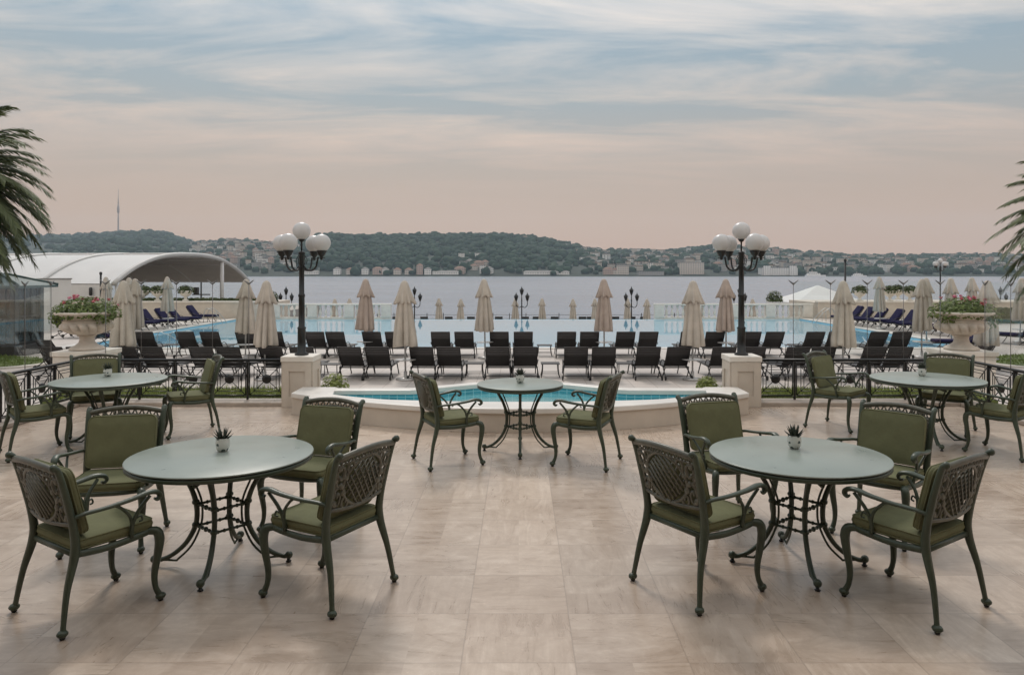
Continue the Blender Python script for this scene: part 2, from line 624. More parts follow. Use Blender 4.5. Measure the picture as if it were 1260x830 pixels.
def facade(name, wall_c, win_c):
    """far house wall with rows of windows"""
    m = bpy.data.materials.new(name)
    m.use_nodes = True
    t = NT(m.node_tree)
    tcn = t.n("TexCoord").outputs['Object']
    s = t.n("SeparateXYZ", ins={0: tcn})
    hx = t.math('ADD', s.outputs[0], s.outputs[1])
    fx = t.math('FRACT', t.math('DIVIDE', hx, 2.7))
    fz = t.math('FRACT', t.math('DIVIDE', s.outputs[2], 3.1))
    wx = t.math('COMPARE', fx, 0.5, 0.22)
    wz = t.math('COMPARE', fz, 0.55, 0.26)
    c = t.mix(t.math('MULTIPLY', wx, wz), rgba(wall_c), rgba(win_c))
    p = t.n("BsdfPrincipled", ins={'Base Color': c, 'Roughness': 0.7})
    o = t.n("OutputMaterial")
    t.link(p.outputs[0], o.inputs[0])
    return m


MAT = {
    'tile_floor': travertine(),
    'kerb': pbr('kerb_stone', (.36, .30, .25), .5, .22, 3, .25, 40),
    'cream': pbr('cream_render', (.57, .50, .425), .6, .10, 2.0, .12, 50),
    'cream_light': pbr('pale_limestone', (.70, .65, .585), .5, .10, 3.0, .12, 60),
    'white_coping': pbr('white_marble_coping', (.70, .665, .62), .35, .08, 2.5, .1, 60),
    'deck': paved('deck_paving', (.52, .465, .425), .62, .62, (.30, .25, .22), .012, .5, .09),
    'grass': foliage('lawn_grass', (.12, .17, .04), (.25, .31, .09), .7, 2.0, .2),
    'soil': pbr('lawn_soil', (.11, .15, .045), .9, .3, 4, .4, 60),
    'chair_metal': pbr('grey_green_cast_metal', (.042, .057, .036), .40, .22, 9, .15, 90, 0.0, .5),
    'lattice': pbr('paler_cast_lattice', (.100, .098, .074), .40, .25, 14, .15, 90, 0.0, .5),  # chair backs take a paler metal tone than the frames
    'cushion': pbr('olive_cushion_fabric', (.142, .145, .078), .85, .14, 5, .45, 15, 0, .2),
    'glass_top': pbr('frosted_green_glass', (.255, .290, .258), .30, .08, 4, 0, 60, 0, .5),
    'black': pbr('black_painted_iron', (.007, .007, .007), .38, .25, 12, .1, 80),
    'steel': pbr('brushed_steel', (.45, .46, .46), .3, .1, 12, 0, 60, .9),
    'dull_steel': pbr('dull_dark_steel', (.16, .16, .16), .45, .1, 12, 0, 60, .6),
    'lounger': pbr('dark_brown_wicker', (.015, .013, .013), .5, .25, 14, .2, 200),
    'lounger_slat': pbr('dark_grey_sling', (.030, .026, .026), .5, .2, 10, .15, 300),
    'navy': pbr('navy_purple_towelling', (.020, .018, .056), .9, .3, 8, .4, 120, 0, .1),
    'canvas': pbr('beige_umbrella_canvas', (.47, .425, .37), .85, .16, 2.2, .15, 160, 0, .15),
    'canvas_pink': pbr('faded_rose_canvas', (.415, .345, .30), .85, .16, 2.2, .15, 160, 0, .15),
    'pole': pbr('pale_grey_pole', (.42, .41, .40), .35, .08, 6, 0, 60, .3),
    'globe': pbr('opal_glass_globe', (.55, .54, .535), .3, .03, 3, 0, 60, 0, .5),
    'stone': pbr('cast_stone_urn', (.54, .475, .405), .65, .16, 5, .3, 70),
    'leaf': foliage('plant_leaf', (.04, .07, .02), (.21, .27, .085), .5, 9.0, .25),
    'leaf_yellow': foliage('shrub_leaf', (.10, .13, .03), (.36, .40, .13), .5, 9.0, .25),
    'succulent': foliage('succulent_leaf', (.02, .026, .02), (.055, .065, .045), .45, 40.0, .05),
    'pot': porcelain(),
    'petal_red': pbr('coral_petals', (.56, .14, .17), .6, .2, 30, 0),
    'petal_pink': pbr('pink_petals', (.62, .17, .27), .6, .2, 30, 0),
    'hedge': foliage('clipped_hedge_leaf', (.03, .05, .018), (.10, .12, .045), .6, 4.0, .1),
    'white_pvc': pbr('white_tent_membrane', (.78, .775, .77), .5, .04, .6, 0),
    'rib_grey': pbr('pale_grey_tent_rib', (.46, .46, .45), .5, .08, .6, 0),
    'tent_inner': pbr('tent_underside', (.36, .335, .305), .75, .08, .8, 0),
    'white_wall': pbr('white_painted_wall', (.58, .58, .57), .6, .06, 1.2, .05),
    'green_roof': pbr('green_copper_roof', (.045, .080, .075), .45, .18, 2.5, .1, 20),
    'kiosk_frame': pbr('dark_kiosk_frame', (.020, .022, .022), .4, .2, 8),
    'kiosk_stone': pbr('dark_planter', (.022, .022, .024), .6, .2, 5),
    'glass': clear_glass('clear_screen_glass'),
    'kiosk_glass': clear_glass('kiosk_pane_glass', (.30, .36, .37), .03),
    'pool_tile': paved('pool_blue_tile', (.22, .60, .80), .25, .25, (.32, .67, .84), .04, .4, .08),
    'pool_band': paved('pool_dark_band', (.04, .17, .27), .25, .25, (.09, .25, .33), .05, .3, .15),
    'mosaic': paved('turquoise_mosaic', (.065, .34, .43), .115, .10, (.30, .58, .63), .045, .25, .30),
    'plunge_floor': paved('plunge_pool_floor', (.36, .82, .86), .115, .115, (.46, .72, .74), .045, .3, .15),
    'water': water('pool_water', (.80, .94, 1.0), .030, 2.2, (1, 1.6, 1), .015, 1.33, (.36, .70, .90), .65),
    'plunge_water': water('plunge_water', (.85, .97, .98), .10, 7.0, body=(.30, .74, .80), turbid=.35),
    'sea': sea_material(),
    'quay': pbr('quay_paving', (.33, .30, .27), .7, .12, .6),
    'frond': foliage('palm_frond', (.048, .066, .026), (.150, .180, .080), .5, 2.0, .15),
    'frond_dry': foliage('dry_palm_frond', (.14, .085, .03), (.25, .16, .06), .6, 2.0, .15),
    'bark': pbr('palm_bark', (.12, .09, .065), .9, .35, 5, .8, 14),
    'ground_hill': pbr('hill_ground', (.028, .038, .026), .95, .3, .01),
    'tree_far': foliage('far_wood_canopy', (.005, .020, .014), (.026, .056, .030), .9, .012, 0),
    'roof_red': pbr('red_tile_roof', (.22, .135, .10), .8, .2, .2),
    'roof_grey': pbr('grey_roof', (.20, .19, .18), .8, .2, .2),
    'far_white': facade('white_house_wall', (.74, .72, .69), (.16, .17, .18)),
    'far_cream': facade('cream_house_wall', (.56, .50, .44), (.14, .14, .15)),
    'far_grey': facade('grey_house_wall', (.34, .33, .32), (.11, .12, .13)),
    'far_pink': facade('rose_house_wall', (.44, .33, .28), (.13, .12, .13)),
    'tower': pbr('tower_concrete', (.33, .28, .27), .8, .1, .05),
    'ferry_white': pbr('white_ferry_paint', (.7, .7, .7), .5, .05, .2),
    'dark_void': pbr('dark_screen', (.03, .03, .032), .6, .2, 4),
}

_m = MAT['white_pvc']
_t = _m.node_tree
_p = [n for n in _t.nodes if n.type == 'BSDF_PRINCIPLED'][0]
_tr = _t.nodes.new('ShaderNodeBsdfTranslucent')
_tr.inputs['Color'].default_value = (.8, .79, .77, 1)
_mx = _t.nodes.new('ShaderNodeMixShader')
_mx.inputs[0].default_value = .25
_t.links.new(_p.outputs[0], _mx.inputs[1])
_t.links.new(_tr.outputs[0], _mx.inputs[2])
_t.links.new(_mx.outputs[0], [n for n in _t.nodes if n.type == 'OUTPUT_MATERIAL'][0].inputs[0])

# ------------------------------------------------------------------ setting
DECK = -1.16
QUAY = -3.15
SEA = -4.35


def structure(mb, name, mat, **kw):
    o = mb.build(name, mat, **kw)
    o['kind'] = 'structure'
    return o


# terrace floor
m = MB()
m.span(-6.72, 6.72, -4.0, 10.98, -0.4, 0.0)
structure(m, 'terrace_floor', MAT['tile_floor'])

# unseen portico behind the viewpoint, added to shade the near chairs
HP = thing('added_shade_portico', 'unseen portico added to shade the near end of the terrace', 'building', (0, -4.2, 0))
m = MB()
m.span(-16, 16, -3.0, -2.6, -1.2, 4.1)
m.build('rear_wall', pbr('shaded_portico_wall', (.16, .14, .12), .7, .1, 1), HP)
m = MB()
m.span(-16, 16, -3.0, 5.0, 4.12, 4.75)
m.build('canopy_roof', pbr('portico_plaster', (.30, .27, .24), .7, .1, 1), HP)
for x in (-14, -9, 9, 14):
    m = MB()
    m.lathe([(.38, 0), (.38, .2), (.30, .3), (.27, 3.6), (.38, 3.8), (.42, 4.11)], 20, (x, 4.3, -1.15 if abs(x) > 7 else 0))
    m.build('column', pbr('portico_stone', (.4, .36, .31), .6, .1, 2), HP)

# planted strip behind the railings, dropping to the pool deck
m = MB()
for x0, x1 in ((-7.2, -3.1), (3.1, 7.2)):
    m.span(x0, x1, 11.38, 12.4, -1.3, 0.03)
structure(m, 'planting_bed', MAT['soil'])

# retaining wall under the terrace edge
m = MB()
m.span(-6.72, 6.72, 10.99, 11.37, -1.3, -0.02)
m.span(-3.09, 3.09, 11.38, 12.4, -1.3, -0.02)
structure(m, 'terrace_edge', MAT['cream'])

PX0, PX1, PY0, PY1 = -18.8, 18.8, 31.1, 50.8
m = MB()
m.span(-120, 120, 12.41, PY0, DECK - .5, DECK)
m.span(-120, PX0, PY0, PY1, DECK - .5, DECK)
m.span(PX1, 120, PY0, PY1, DECK - .5, DECK)
m.span(-120, -7.2, -8, 12.41, DECK - .5, DECK)
m.span(7.2, 120, -8, 12.41, DECK - .5, DECK)
structure(m, 'pool_deck', MAT['deck'])

m = MB()
m.span(PX0, PX1, PY0, PY1, DECK - 1.7, DECK - 1.6)
m.span(PX0 - .12, PX0 - .001, PY0, PY1, DECK - 1.7, DECK - .51)
structure(m, 'pool_basin', MAT['pool_tile'])
m = MB()
m.span(PX0 + .003, PX0 + .05, PY0, PY1 - .05, DECK - 1.59, DECK - .02)
m.span(PX1 - .05, PX1 - .003, PY0, PY1 - .05, DECK - 1.59, DECK - .02)
m.span(PX0, PX1, PY1 - .05, PY1 + .25, DECK - 1.59, DECK - .063)
m.span(PX0 + .05, PX1 - .05, PY0 + .003, PY0 + .05, DECK - 1.59, DECK - .02)
structure(m, 'pool_wall', MAT['pool_tile'])
m = MB()
m.quad((PX0 + .05, PY0 + .05, DECK - .06), (PX1 - .05, PY0 + .05, DECK - .06), (PX1 - .05, PY1 - .05, DECK - .06), (PX0 + .05, PY1 - .05, DECK - .06))
structure(m, 'pool_water', MAT['water'])
m = MB()
m.span(PX0 - .45, PX0 + .06, PY0 - .4, PY1, DECK + .004, DECK + .03)
m.span(PX1 - .06, PX1 + .45, PY0 - .4, PY1, DECK + .004, DECK + .03)
m.span(PX0 + .06, PX1 - .06, PY0 - .4, PY0 + .06, DECK + .004, DECK + .03)
structure(m, 'pool_coping', MAT['white_coping'])

# lower quay and the sea
m = MB()
m.span(-200, -31, 51.1, 118, -6, QUAY)
m.span(-31, 200, 51.1, 73, -6, QUAY)
structure(m, 'quay', MAT['quay'])
m = MB()
m.quad((-4200, 45, SEA), (4200, 45, SEA), (4200, 4300, SEA), (-4200, 4300, SEA))
structure(m, 'sea', MAT['sea'])

# lawns on both sides
def lawn(name, cx, cy, rx, ry):
    pts = [(cx + rx * math.cos(2 * PI * k / 40), cy + ry * math.sin(2 * PI * k / 40)) for k in range(40)]
    kb = MB()
    pk = [(cx + (rx + .3) * math.cos(2 * PI * k / 40), cy + (ry + .3) * math.sin(2 * PI * k / 40)) for k in range(40)]
    kb.prism(pk, DECK + .004, DECK + .05)
    structure(kb, 'lawn_kerb', MAT['cream_light'])
    g = MB()
    g.prism(pts, DECK + .052, DECK + .075)
    rnd = random.Random(5)
    for _ in range(5200):
        a, q = rnd.uniform(0, 2 * PI), math.sqrt(rnd.random())
        x, y = cx + rx * q * math.cos(a), cy + ry * q * math.sin(a)
        hh, ww, t = rnd.uniform(.05, .10), .02, rnd.uniform(0, PI)
        dx, dy = ww * math.cos(t), ww * math.sin(t)
        lx, ly = rnd.uniform(-.03, .03), rnd.uniform(-.03, .03)
        z = DECK + .07
        g.add([(x - dx, y - dy, z), (x + dx, y + dy, z), (x + lx, y + ly, z + hh)], [(0, 1, 2)])
    o = g.build(name, MAT['grass'])
    o['kind'] = 'stuff'
    tag(o, 'short mown lawn with curved pale kerb beside the pool terrace', 'grass')


lawn('lawn_grass', -21.5, 25.6, 5.3, 2.3)
lawn('lawn_grass', 21.0, 25.8, 4.9, 2.6)

# grass tufts in the planted strip
g = MB()
rnd = random.Random(3)
for _ in range(9000):
    sx = rnd.choice((-1, 1))
    x, y = sx * rnd.uniform(3.12, 7.15), rnd.uniform(11.40, 12.38)
    hh, t = rnd.uniform(.03, .11), rnd.uniform(0, PI)
    dx, dy = .012 * math.cos(t), .012 * math.sin(t)
    g.add([(x - dx, y - dy, .03), (x + dx, y + dy, .03), (x + rnd.uniform(-.05, .05), y + rnd.uniform(-.05, .05), .03 + hh)], [(0, 1, 2)])
o = g.build('grass_strip', MAT['leaf_yellow'])
tag(o, 'patchy grass growing behind the black railings', 'grass', kind='stuff')


# ------------------------------------------------------------------ plunge pool with curved front wall
def front_arc(x):
    return 9.16 + .1217 * x * x


def inner_arc(x):
    return 9.66 + .058 * x * x


def back_edge(x):
    a = abs(x)
    if a < .66:
        return 11.28 - .12 * (a / .66) ** 2
    if a < 1.5:
        return 11.16 - (a - .66) / .84 * .55
    return 10.61 - (a - 1.5) * .02


pp = thing('plunge_pool', 'turquoise tiled plunge pool behind a curved cream wall with white coping', 'pool', (0, 9.16, 0))
XS = [-2.62 + 5.24 * k / 44 for k in range(45)]
XW = [-3.14 + 6.28 * k / 52 for k in range(53)]
OY = 9.16
COP = .30


def strip(mb, xs, lo, hi, z0, z1):
    vs, fs = [], []
    for x in xs:
        vs += [(x, lo(x) - OY, z0), (x, hi(x) - OY, z0), (x, hi(x) - OY, z1), (x, lo(x) - OY, z1)]
    for i in range(len(xs) - 1):
        a, b = i * 4, i * 4 + 4
        for k in range(4):
            k2 = (k + 1) % 4
            fs.append((a + k, b + k, b + k2, a + k2))
    fs.append((0, 1, 2, 3))
    e = (len(xs) - 1) * 4
    fs.append((e + 3, e + 2, e + 1, e))
    mb.add(vs, fs)


m = MB()
strip(m, XW, lambda x: front_arc(x) + .03, lambda x: front_arc(x) + .25, 0.002, COP - .07)
m.build('wall', MAT['cream'], pp)
m = MB()
strip(m, XW, front_arc, lambda x: max(inner_arc(x) if abs(x) < 2.62 else 10.9, front_arc(x) + .3), COP - .068, COP)
strip(m, XS, back_edge, lambda x: back_edge(x) + .22, COP - .068, COP)
m.span(-2.82, -2.62, 9.95 - OY, 10.88 - OY, COP - .07, COP - .002)
m.span(2.62, 2.82, 9.95 - OY, 10.88 - OY, COP - .07, COP - .002)
m.build('coping', [MAT['white_coping']], pp, bevel=.012)
m = MB()
strip(m, XS, lambda x: back_edge(x) + .004, lambda x: back_edge(x) + .2, -.5, COP - .07)
strip(m, XS, lambda x: max(inner_arc(x) - .25, front_arc(x) + .26), lambda x: max(inner_arc(x) - .004, front_arc(x) + .28), .004, COP - .07)
m.span(-2.8, -2.624, 10.32 - OY, 10.80 - OY, .004, COP - .072)
m.span(2.624, 2.8, 10.32 - OY, 10.80 - OY, .004, COP - .072)
m.build('tiled_lining', MAT['mosaic'], pp)
m = MB()
strip(m, XS, inner_arc, back_edge, .004, .02)
m.build('pool_floor', MAT['plunge_floor'], pp)
m = MB()
vs, fs = [], []
for x in XS:
    vs += [(x, inner_arc(x) - OY, .165), (x, back_edge(x) + .003 - OY, .165)]
for i in range(len(XS) - 1):
    fs.append((2 * i, 2 * i + 2, 2 * i + 3, 2 * i + 1))
m.add(vs, fs)
m.build('water_surface', MAT['plunge_water'], pp)

# ------------------------------------------------------------------ stone piers with globe lamps
def pier(x, label):
    p = thing('stone_pier', label, 'pier', (x, 11.14, 0), 0, 'cream stone piers under the globe lamps')
    b = MB()
    b.span(-.21, .21, -.21, .21, 0.002, .655)
    b.build('shaft', MAT['cream'], p, bevel=.006)
    for sgn_axis in range(4):
        M = Matrix.Rotation(sgn_axis * PI / 2, 4, 'Z')
        fr = MB()
        y0, y1 = -.228, -.211
        fr.span(-.208, -.115, y0, y1, .003, .652, M=M)
        fr.span(.115, .208, y0, y1, .003, .652, M=M)
        fr.span(-.114, .114, y0, y1, .003, .16, M=M)
        fr.span(-.114, .114, y0, y1, .52, .652, M=M)
        fr.build('raised_border', MAT['cream'], p)
    c = MB()
    c.span(-.235, .235, -.235, .235, .656, .735)
    c.build('cap', MAT['cream_light'], p, bevel=.008)


pier(-3.225, 'cream stone pier carrying the left five globe lamp')
pier(3.26, 'cream stone pier carrying the right five globe lamp')


def globe_lamp(label, loc, turn, post_h, base_h, group=None, arm_r=.335, n_arms=4):
    L = thing('globe_lamp', label, 'street lamp', loc, 0, group)
    b = MB()
    hb = base_h
    b.lathe([(.10, 0), (.10, .02), (.062, .04), (.058, hb * .97), (.066, hb * .98), (.066, hb), (.046, hb + .02), (.043, hb * 1.5 + .25),
             (.050, hb * 1.5 + .26), (.050, hb * 1.5 + .29), (.039, hb * 1.5 + .30), (.036, post_h - .02), (.048, post_h - .01), (.048, post_h + .02), (.02, post_h + .04)], 16)
    b.build('post', MAT['black'], L)
    t = MB()
    t.lathe([(.012, post_h + .03), (.012, post_h + .17), (.03, post_h + .18), (.055, post_h + .22)], 12)
    st = t.build('stem', MAT['black'], L)
    gl = MB()
    gl.ball((0, 0, post_h + .335), .130, 24, 14)
    gl.build('globe', MAT['globe'], L)
    for k in range(n_arms):
        a = turn + k * 2 * PI / n_arms
        M = Matrix.Rotation(a, 4, 'Z')
        ar = MB()
        ar.tube(cr([(.03, 0, post_h - .17), (.09, 0, post_h - .235), (.17, 0, post_h - .245), (.235, 0, post_h - .20), (.262, 0, post_h - .12), (arm_r - .06, 0, post_h - .05)], 5),
                [.011, .014, .014, .012], 7, M=M)
        ar.tube([(arm_r - .06, 0, post_h - .055), (arm_r + .055, 0, post_h - .062)], .007, 6, M=M)
        ar.tube(cr([(.045, 0, post_h - .02), (.09, 0, post_h - .09), (.075, 0, post_h - .16)], 4), .006, 6, M=M)
        armo = ar.build('arm', MAT['black'], L)
        cp = MB()
        cp.lathe([(.012, -.085), (.022, -.07), (.020, -.04), (.045, -.015), (.070, .035), (.074, .05), (.06, .052)], 14, (arm_r * math.cos(a), arm_r * math.sin(a), post_h - .01))
        cp.build('lamp_cup', MAT['black'], armo)
        gl = MB()
        gl.ball((arm_r * math.cos(a), arm_r * math.sin(a), post_h + .155), .130, 24, 14)
        gl.build('globe', MAT['globe'], L)
    return L


globe_lamp('black lamp post with five white globes on the left stone pier', (-3.22, 11.14, .735), R(-17), 1.49, .40, 'globe lamps on the terrace piers')
globe_lamp('black lamp post with five white globes on the right stone pier', (3.26, 11.14, .735), R(17 - 90), 1.49, .40, 'globe lamps on the terrace piers')
p = gp(1157, 335 + F * (EYE - DECK) / 44.0, DECK)
globe_lamp('distant black globe lamp rising behind the right flower urn', (p.x, p.y, DECK), R(8), 3.45, 1.0)

# ------------------------------------------------------------------ railings and glass screens
FY = 11.25
RAIL_H = .668


def medallion(mb, x0, x1, M):
    """one bay of the railing: nested squares, diagonals and a disc, in the xz plane"""
    cx = (x0 + x1) / 2
    z0, z1 = .125, .605
    cz = (z0 + z1) / 2
    hw, hh = (x1 - x0) / 2 - .03, (z1 - z0) / 2
    for k, (a, b, th) in enumerate(((hw, hh, .0085), (hw * .74, hh * .76, .0065), (hw * .56, hh * .58, .0055))):
        for s in (-1, 1):
            mb.tube([(cx + s * a, 0, cz - b), (cx + s * a, 0, cz + b)], th, 5, M=M)
            mb.tube([(cx - a, 0, cz + s * b), (cx + a, 0, cz + s * b)], th, 5, M=M)
    for sx in (-1, 1):
        for sz in (-1, 1):
            mb.tube([(cx + sx * hw, 0, cz + sz * hh), (cx + sx * .045, 0, cz + sz * .045)], .0065, 5, M=M)
    Mr = M @ Matrix.Translation((cx, 0, cz)) @ Matrix.Rotation(PI / 2, 4, 'X')
    mb.lathe([(.02, -.016), (.066, -.012), (.070, 0), (.066, .012), (.02, .016)], 16, M=Mr)


def railing(label, M, xs, base_z):
    L = thing('railing', label, 'railing', M @ Vector((xs[0], 0, 0)), 0, 'black medallion railings round the terrace')
    Minv = Matrix.Translation(-(M @ Vector((xs[0], 0, 0)))) @ M
    b = MB()
    b.tube([(xs[0] - .02, 0, RAIL_H - .018), (xs[-1] + .02, 0, RAIL_H - .018)], .026, 8, flat=(.7, 1.1), M=Minv)
    b.build('top_rail', MAT['black'], L)
    b = MB()
    b.tube([(xs[0], 0, .63), (xs[-1], 0, .63)], .006, 5, M=Minv)
    b.tube([(xs[0], 0, .105), (xs[-1], 0, .105)], .009, 5, M=Minv)
    b.build('stringer', MAT['black'], L)
    for x in xs:
        p = MB()
        p.box((x, 0, (base_z + RAIL_H - .03) / 2), (.028, .028, RAIL_H - .03 - base_z), M=Minv)
        p.ball((x, -.022, .615), .021, 8, 6, M=Minv)
        p.build('post', MAT['black'], L)
    for x0, x1 in zip(xs[:-1], xs[1:]):
        p = MB()
        medallion(p, x0, x1, Minv)
        p.build('panel', MAT['black'], L)


def screen(label, M, xs):
    org = M @ Vector((xs[0], 0, 0))
    L = thing('glass_screen', label, 'glass screen', org, 0, 'clear glass wind screens above the railings')
    Mi = Matrix.Translation(-org) @ M
    for x in xs:
        p = MB()
        p.tube([(x, .05, .30), (x, .05, 1.80)], .0052, 6, M=Mi)
        po = p.build('upright', MAT['dull_steel'], L)
        c = MB()
        for s in (-1, 1):
            c.tube(cr([(x, .05, 1.775), (x + s * .03, .05, 1.80), (x + s * .075, .05, 1.835)], 4), [.012, .011, .005], 6, M=Mi)
        c.build('forked_clamp', MAT['dull_steel'], po)
    for x0, x1 in zip(xs[:-1], xs[1:]):
        g = MB()
        g.span(x0 + .015, x1 - .015, .045, .055, .72, 1.815, M=Mi)
        g.build('pane', MAT['glass'], L)


XL = [-6.50, -6.20, -5.665, -5.14, -4.60, -4.056, -3.49]
XR = [3.52, 4.085, 4.64, 5.19, 5.73, 6.28, 6.54]
back = Matrix.Translation((0, FY, 0))
railing('black iron railing behind the back left table, ending at the left pier', back, XL, .06)
railing('black iron railing behind the back right table, starting at the right pier', back, XR, .06)
SIDE = [.56 * k for k in range(14)]
left_side = Matrix.Translation((-6.56, 3.93, 0)) @ Matrix.Rotation(PI / 2, 4, 'Z')
right_side = Matrix.Translation((6.60, 3.93, 0)) @ Matrix.Rotation(PI / 2, 4, 'Z')
railing('black iron railing along the left edge beside the side-turned armchair', left_side, SIDE, .06)
railing('black iron railing along the right edge of the terrace floor', right_side, SIDE, .06)
screen('clear glass wind screen on thin poles left of the left lamp', back, XL[1:6])
screen('clear glass wind screen on thin poles right of the right lamp', back, XR[1:6])
screen('clear glass wind screen along the left side railing by the kiosk', left_side, SIDE[8:-1])
screen('clear glass wind screen along the right side railing by the lawn', right_side, SIDE[8:-1])

m = MB()
m.span(-6.72, -3.46, 10.985, 11.375, -.02, .06)
m.span(3.49, 6.72, 10.985, 11.375, -.02, .06)
m.span(-6.72, -6.40, -3.9, 10.984, .002, .062)
m.span(6.40, 6.72, -3.9, 10.984, .002, .062)
structure(m, 'terrace_kerb', MAT['kerb'], bevel=.012)


# ------------------------------------------------------------------ armchair
def make_chair():
    root = thing('armchair', 'armchair', 'chair')
    met = MAT['chair_metal']
    # back posts run down into the rear legs
    post_paths = {}
    for s in (-1, 1):
        path = cr([(s * .288, -.305, .022), (s * .282, -.30, .07), (s * .262, -.272, .24), (s * .245, -.225, .42), (s * .247, -.232, .55), (s * .256, -.275, .74), (s * .262, -.318, .885), (s * .264, -.345, .915)], 6)
        post_paths[s] = path
        b = MB()
        b.tube(path, [.020, .016, .020, .029, .025, .022, .020, .021], 10, flat=(1.0, .85))
        b.ball((s * .264, -.343, .912), .021, 10, 8)
        b.build('back_post', met, root)
        # splayed foot
        f = MB()
        f.ball((s * .289, -.308, .030), .026, 10, 8, sq=(1, 1.15, .8))
        f.lathe([(.012, 0.0), (.016, .006), (.014, .02)], 10, (s * .289, -.308, .001), mi=1)
        f.build('foot', [met, MAT['black']], root)
        # front cabriole leg
        b = MB()
        b.tube(cr([(s * .225, .19, .425), (s * .252, .232, .418), (s * .262, .245, .37), (s * .258, .236, .28), (s * .248, .222, .17), (s * .248, .228, .09), (s * .256, .252, .03)], 5),
               [.021, .028, .028, .023, .019, .016, .019], 10)
        b.ball((s * .256, .255, .030), .026, 10, 8, sq=(1, 1.2, .8))
        b.lathe([(.012, 0.0), (.016, .006), (.014, .02)], 10, (s * .256, .255, .001), mi=1)
        b.build('front_leg', [met, MAT['black']], root)
        # arm with scrolled supports
        b = MB()
        b.tube(cr([(s * .250, -.245, .615), (s * .272, -.19, .633), (s * .298, -.07, .645), (s * .312, .06, .662), (s * .310, .15, .676), (s * .306, .205, .665), (s * .304, .222, .640), (s * .304, .205, .622), (s * .304, .19, .632)], 5),
               [.016, .015, .016, .018, .020, .019, .016, .012, .009], 8, flat=(.75, 1.25))
        b.tube(cr([(s * .250, .085, .425), (s * .268, .078, .50), (s * .288, .105, .58), (s * .302, .165, .655)], 5), [.013, .012, .011, .010], 8)
        b.tube(cr([(s * .266, .080, .49), (s * .284, .055, .56), (s * .300, .0, .62), (s * .308, -.045, .650)], 5), [.010, .010, .009, .008], 8)
        b.tube(cr([(s * .276, .085, .53), (s * .284, .118, .545), (s * .286, .128, .52), (s * .28, .11, .515)], 4), .006, 6)
        b.build('arm', met, root)
    # seat frame with slats
    b = MB()
    for s in (-1, 1):
        b.tube(cr([(s * .245, -.225, .415), (s * .247, -.05, .405), (s * .240, .12, .415), (s * .232, .205, .425)], 5), .017, 8, flat=(1.2, .8))
    b.tube(cr([(-.232, .205, .425), (-.1, .222, .420), (.1, .222, .420), (.232, .205, .425)], 4), .017, 8, flat=(1.1, .8))
    b.tube([(-.245, -.225, .415), (.245, -.225, .415)], .015, 8, flat=(1.2, .8))
    for k in range(7):
        x = -.19 + .38 * k / 6
        b.tube([(x, -.22, .417), (x, .213, .421)], .010, 6, flat=(.5, 1.4))
    b.build('seat_frame', met, root)

    # cast lattice back
    def back_pt(u, v):
        """u across -1..1, v up 0..1 between the lower rail and the top rail"""
        z = .585 + v * (.300 + .030 * (1 - u * u)) - (1 - v) * .018 * (1 - u * u)
        k = (z - .55) / .335
        y = -.232 - .086 * max(k, 0) ** 1.15 - .028 * (1 - u * u)
        return Vector((u * (.247 + .012 * v), y, z))
    b = MB()
    b.tube([back_pt(u / 10, 1.0) for u in range(-10, 11)], .018, 8, flat=(1.1, .9))
    b.tube([back_pt(u / 10, 0.86) for u in range(-10, 11)], .007, 6)
    b.tube([back_pt(u / 10, 0.0) for u in range(-10, 11)], .012, 8, flat=(1.1, .9))
    for k in range(-4, 5):
        u = k * .2
        b.tube(cr([back_pt(u - .07, .87), back_pt(u, .955), back_pt(u + .07, .87)], 3), .006, 5)
    # pointed oval of diagonal lattice
    def inside(u, v):
        return abs(u) / .66 + (abs(v - .44) / .46) ** 1.6 < 1.0
    for fam in (-1, 1):
        for k in range(-8, 9):
            c0 = k * .18
            run = []
            for i in range(41):
                v = .02 + .82 * i / 40
                u = c0 + fam * (v - .44) * 1.05
                if abs(u) <= 1 and inside(u, v):
                    p = back_pt(u, v)
                    run.append(p + Vector((0, .004 * fam, 0)))
            if len(run) > 2:
                b.tube([run[0], run[len(run) // 2], run[-1]], .0068, 5, flat=(1.15, .6))
    rim = []
    for i in range(36):
        a = 2 * PI * i / 36
        cu, su = math.cos(a), math.sin(a)
        u = .67 * math.copysign(abs(cu) ** 1.25, cu)
        v = .44 + .44 * math.copysign(abs(su) ** .9, su)
        rim.append(back_pt(u, max(.01, min(v, .86))))
    b.tube(rim, .0105, 6, closed=True, flat=(1.1, .7))
    # scrolls at both sides
    def scroll(cu, cv, r0, r1, a0, turns, rad):
        pts = []
        for i in range(19):
            t = i / 18
            a = a0 + turns * 2 * PI * t
            r = r0 + (r1 - r0) * t
            pts.append(back_pt(max(-.99, min(.99, cu + r * math.cos(a))), max(.0, min(.9, cv + r * 1.35 * math.sin(a)))))
        b.tube(pts, [rad * 1.3, rad * 1.1, rad * 1.3], 6, flat=(1.1, .7))
    for s in (-1, 1):
        scroll(s * .80, .22, .17, .04, PI / 2 if s > 0 else PI / 2, -s * 1.2, .009)
        scroll(s * .80, .66, .16, .04, -PI / 2, s * 1.2, .009)
        scroll(s * .56, .13, .12, .03, PI if s > 0 else 0, s * 1.1, .008)
        scroll(s * .56, .74, .11, .03, PI if s > 0 else 0, -s * 1.1, .008)
        scroll(s * .93, .44, .08, .02, 0, s * 1.0, .008)
        b.tube(cr([back_pt(s * .99, .03), back_pt(s * .88, .30), back_pt(s * .94, .44), back_pt(s * .86, .60), back_pt(s * .99, .84)], 4), .008, 6)
        for (u, v) in ((.72, .44), (.86, .12), (.86, .80), (.63, .30), (.63, .58), (.93, .30), (.93, .60)):
            b.ball(tuple(back_pt(s * u, v)), .021, 8, 6, sq=(1.2, .45, 1))
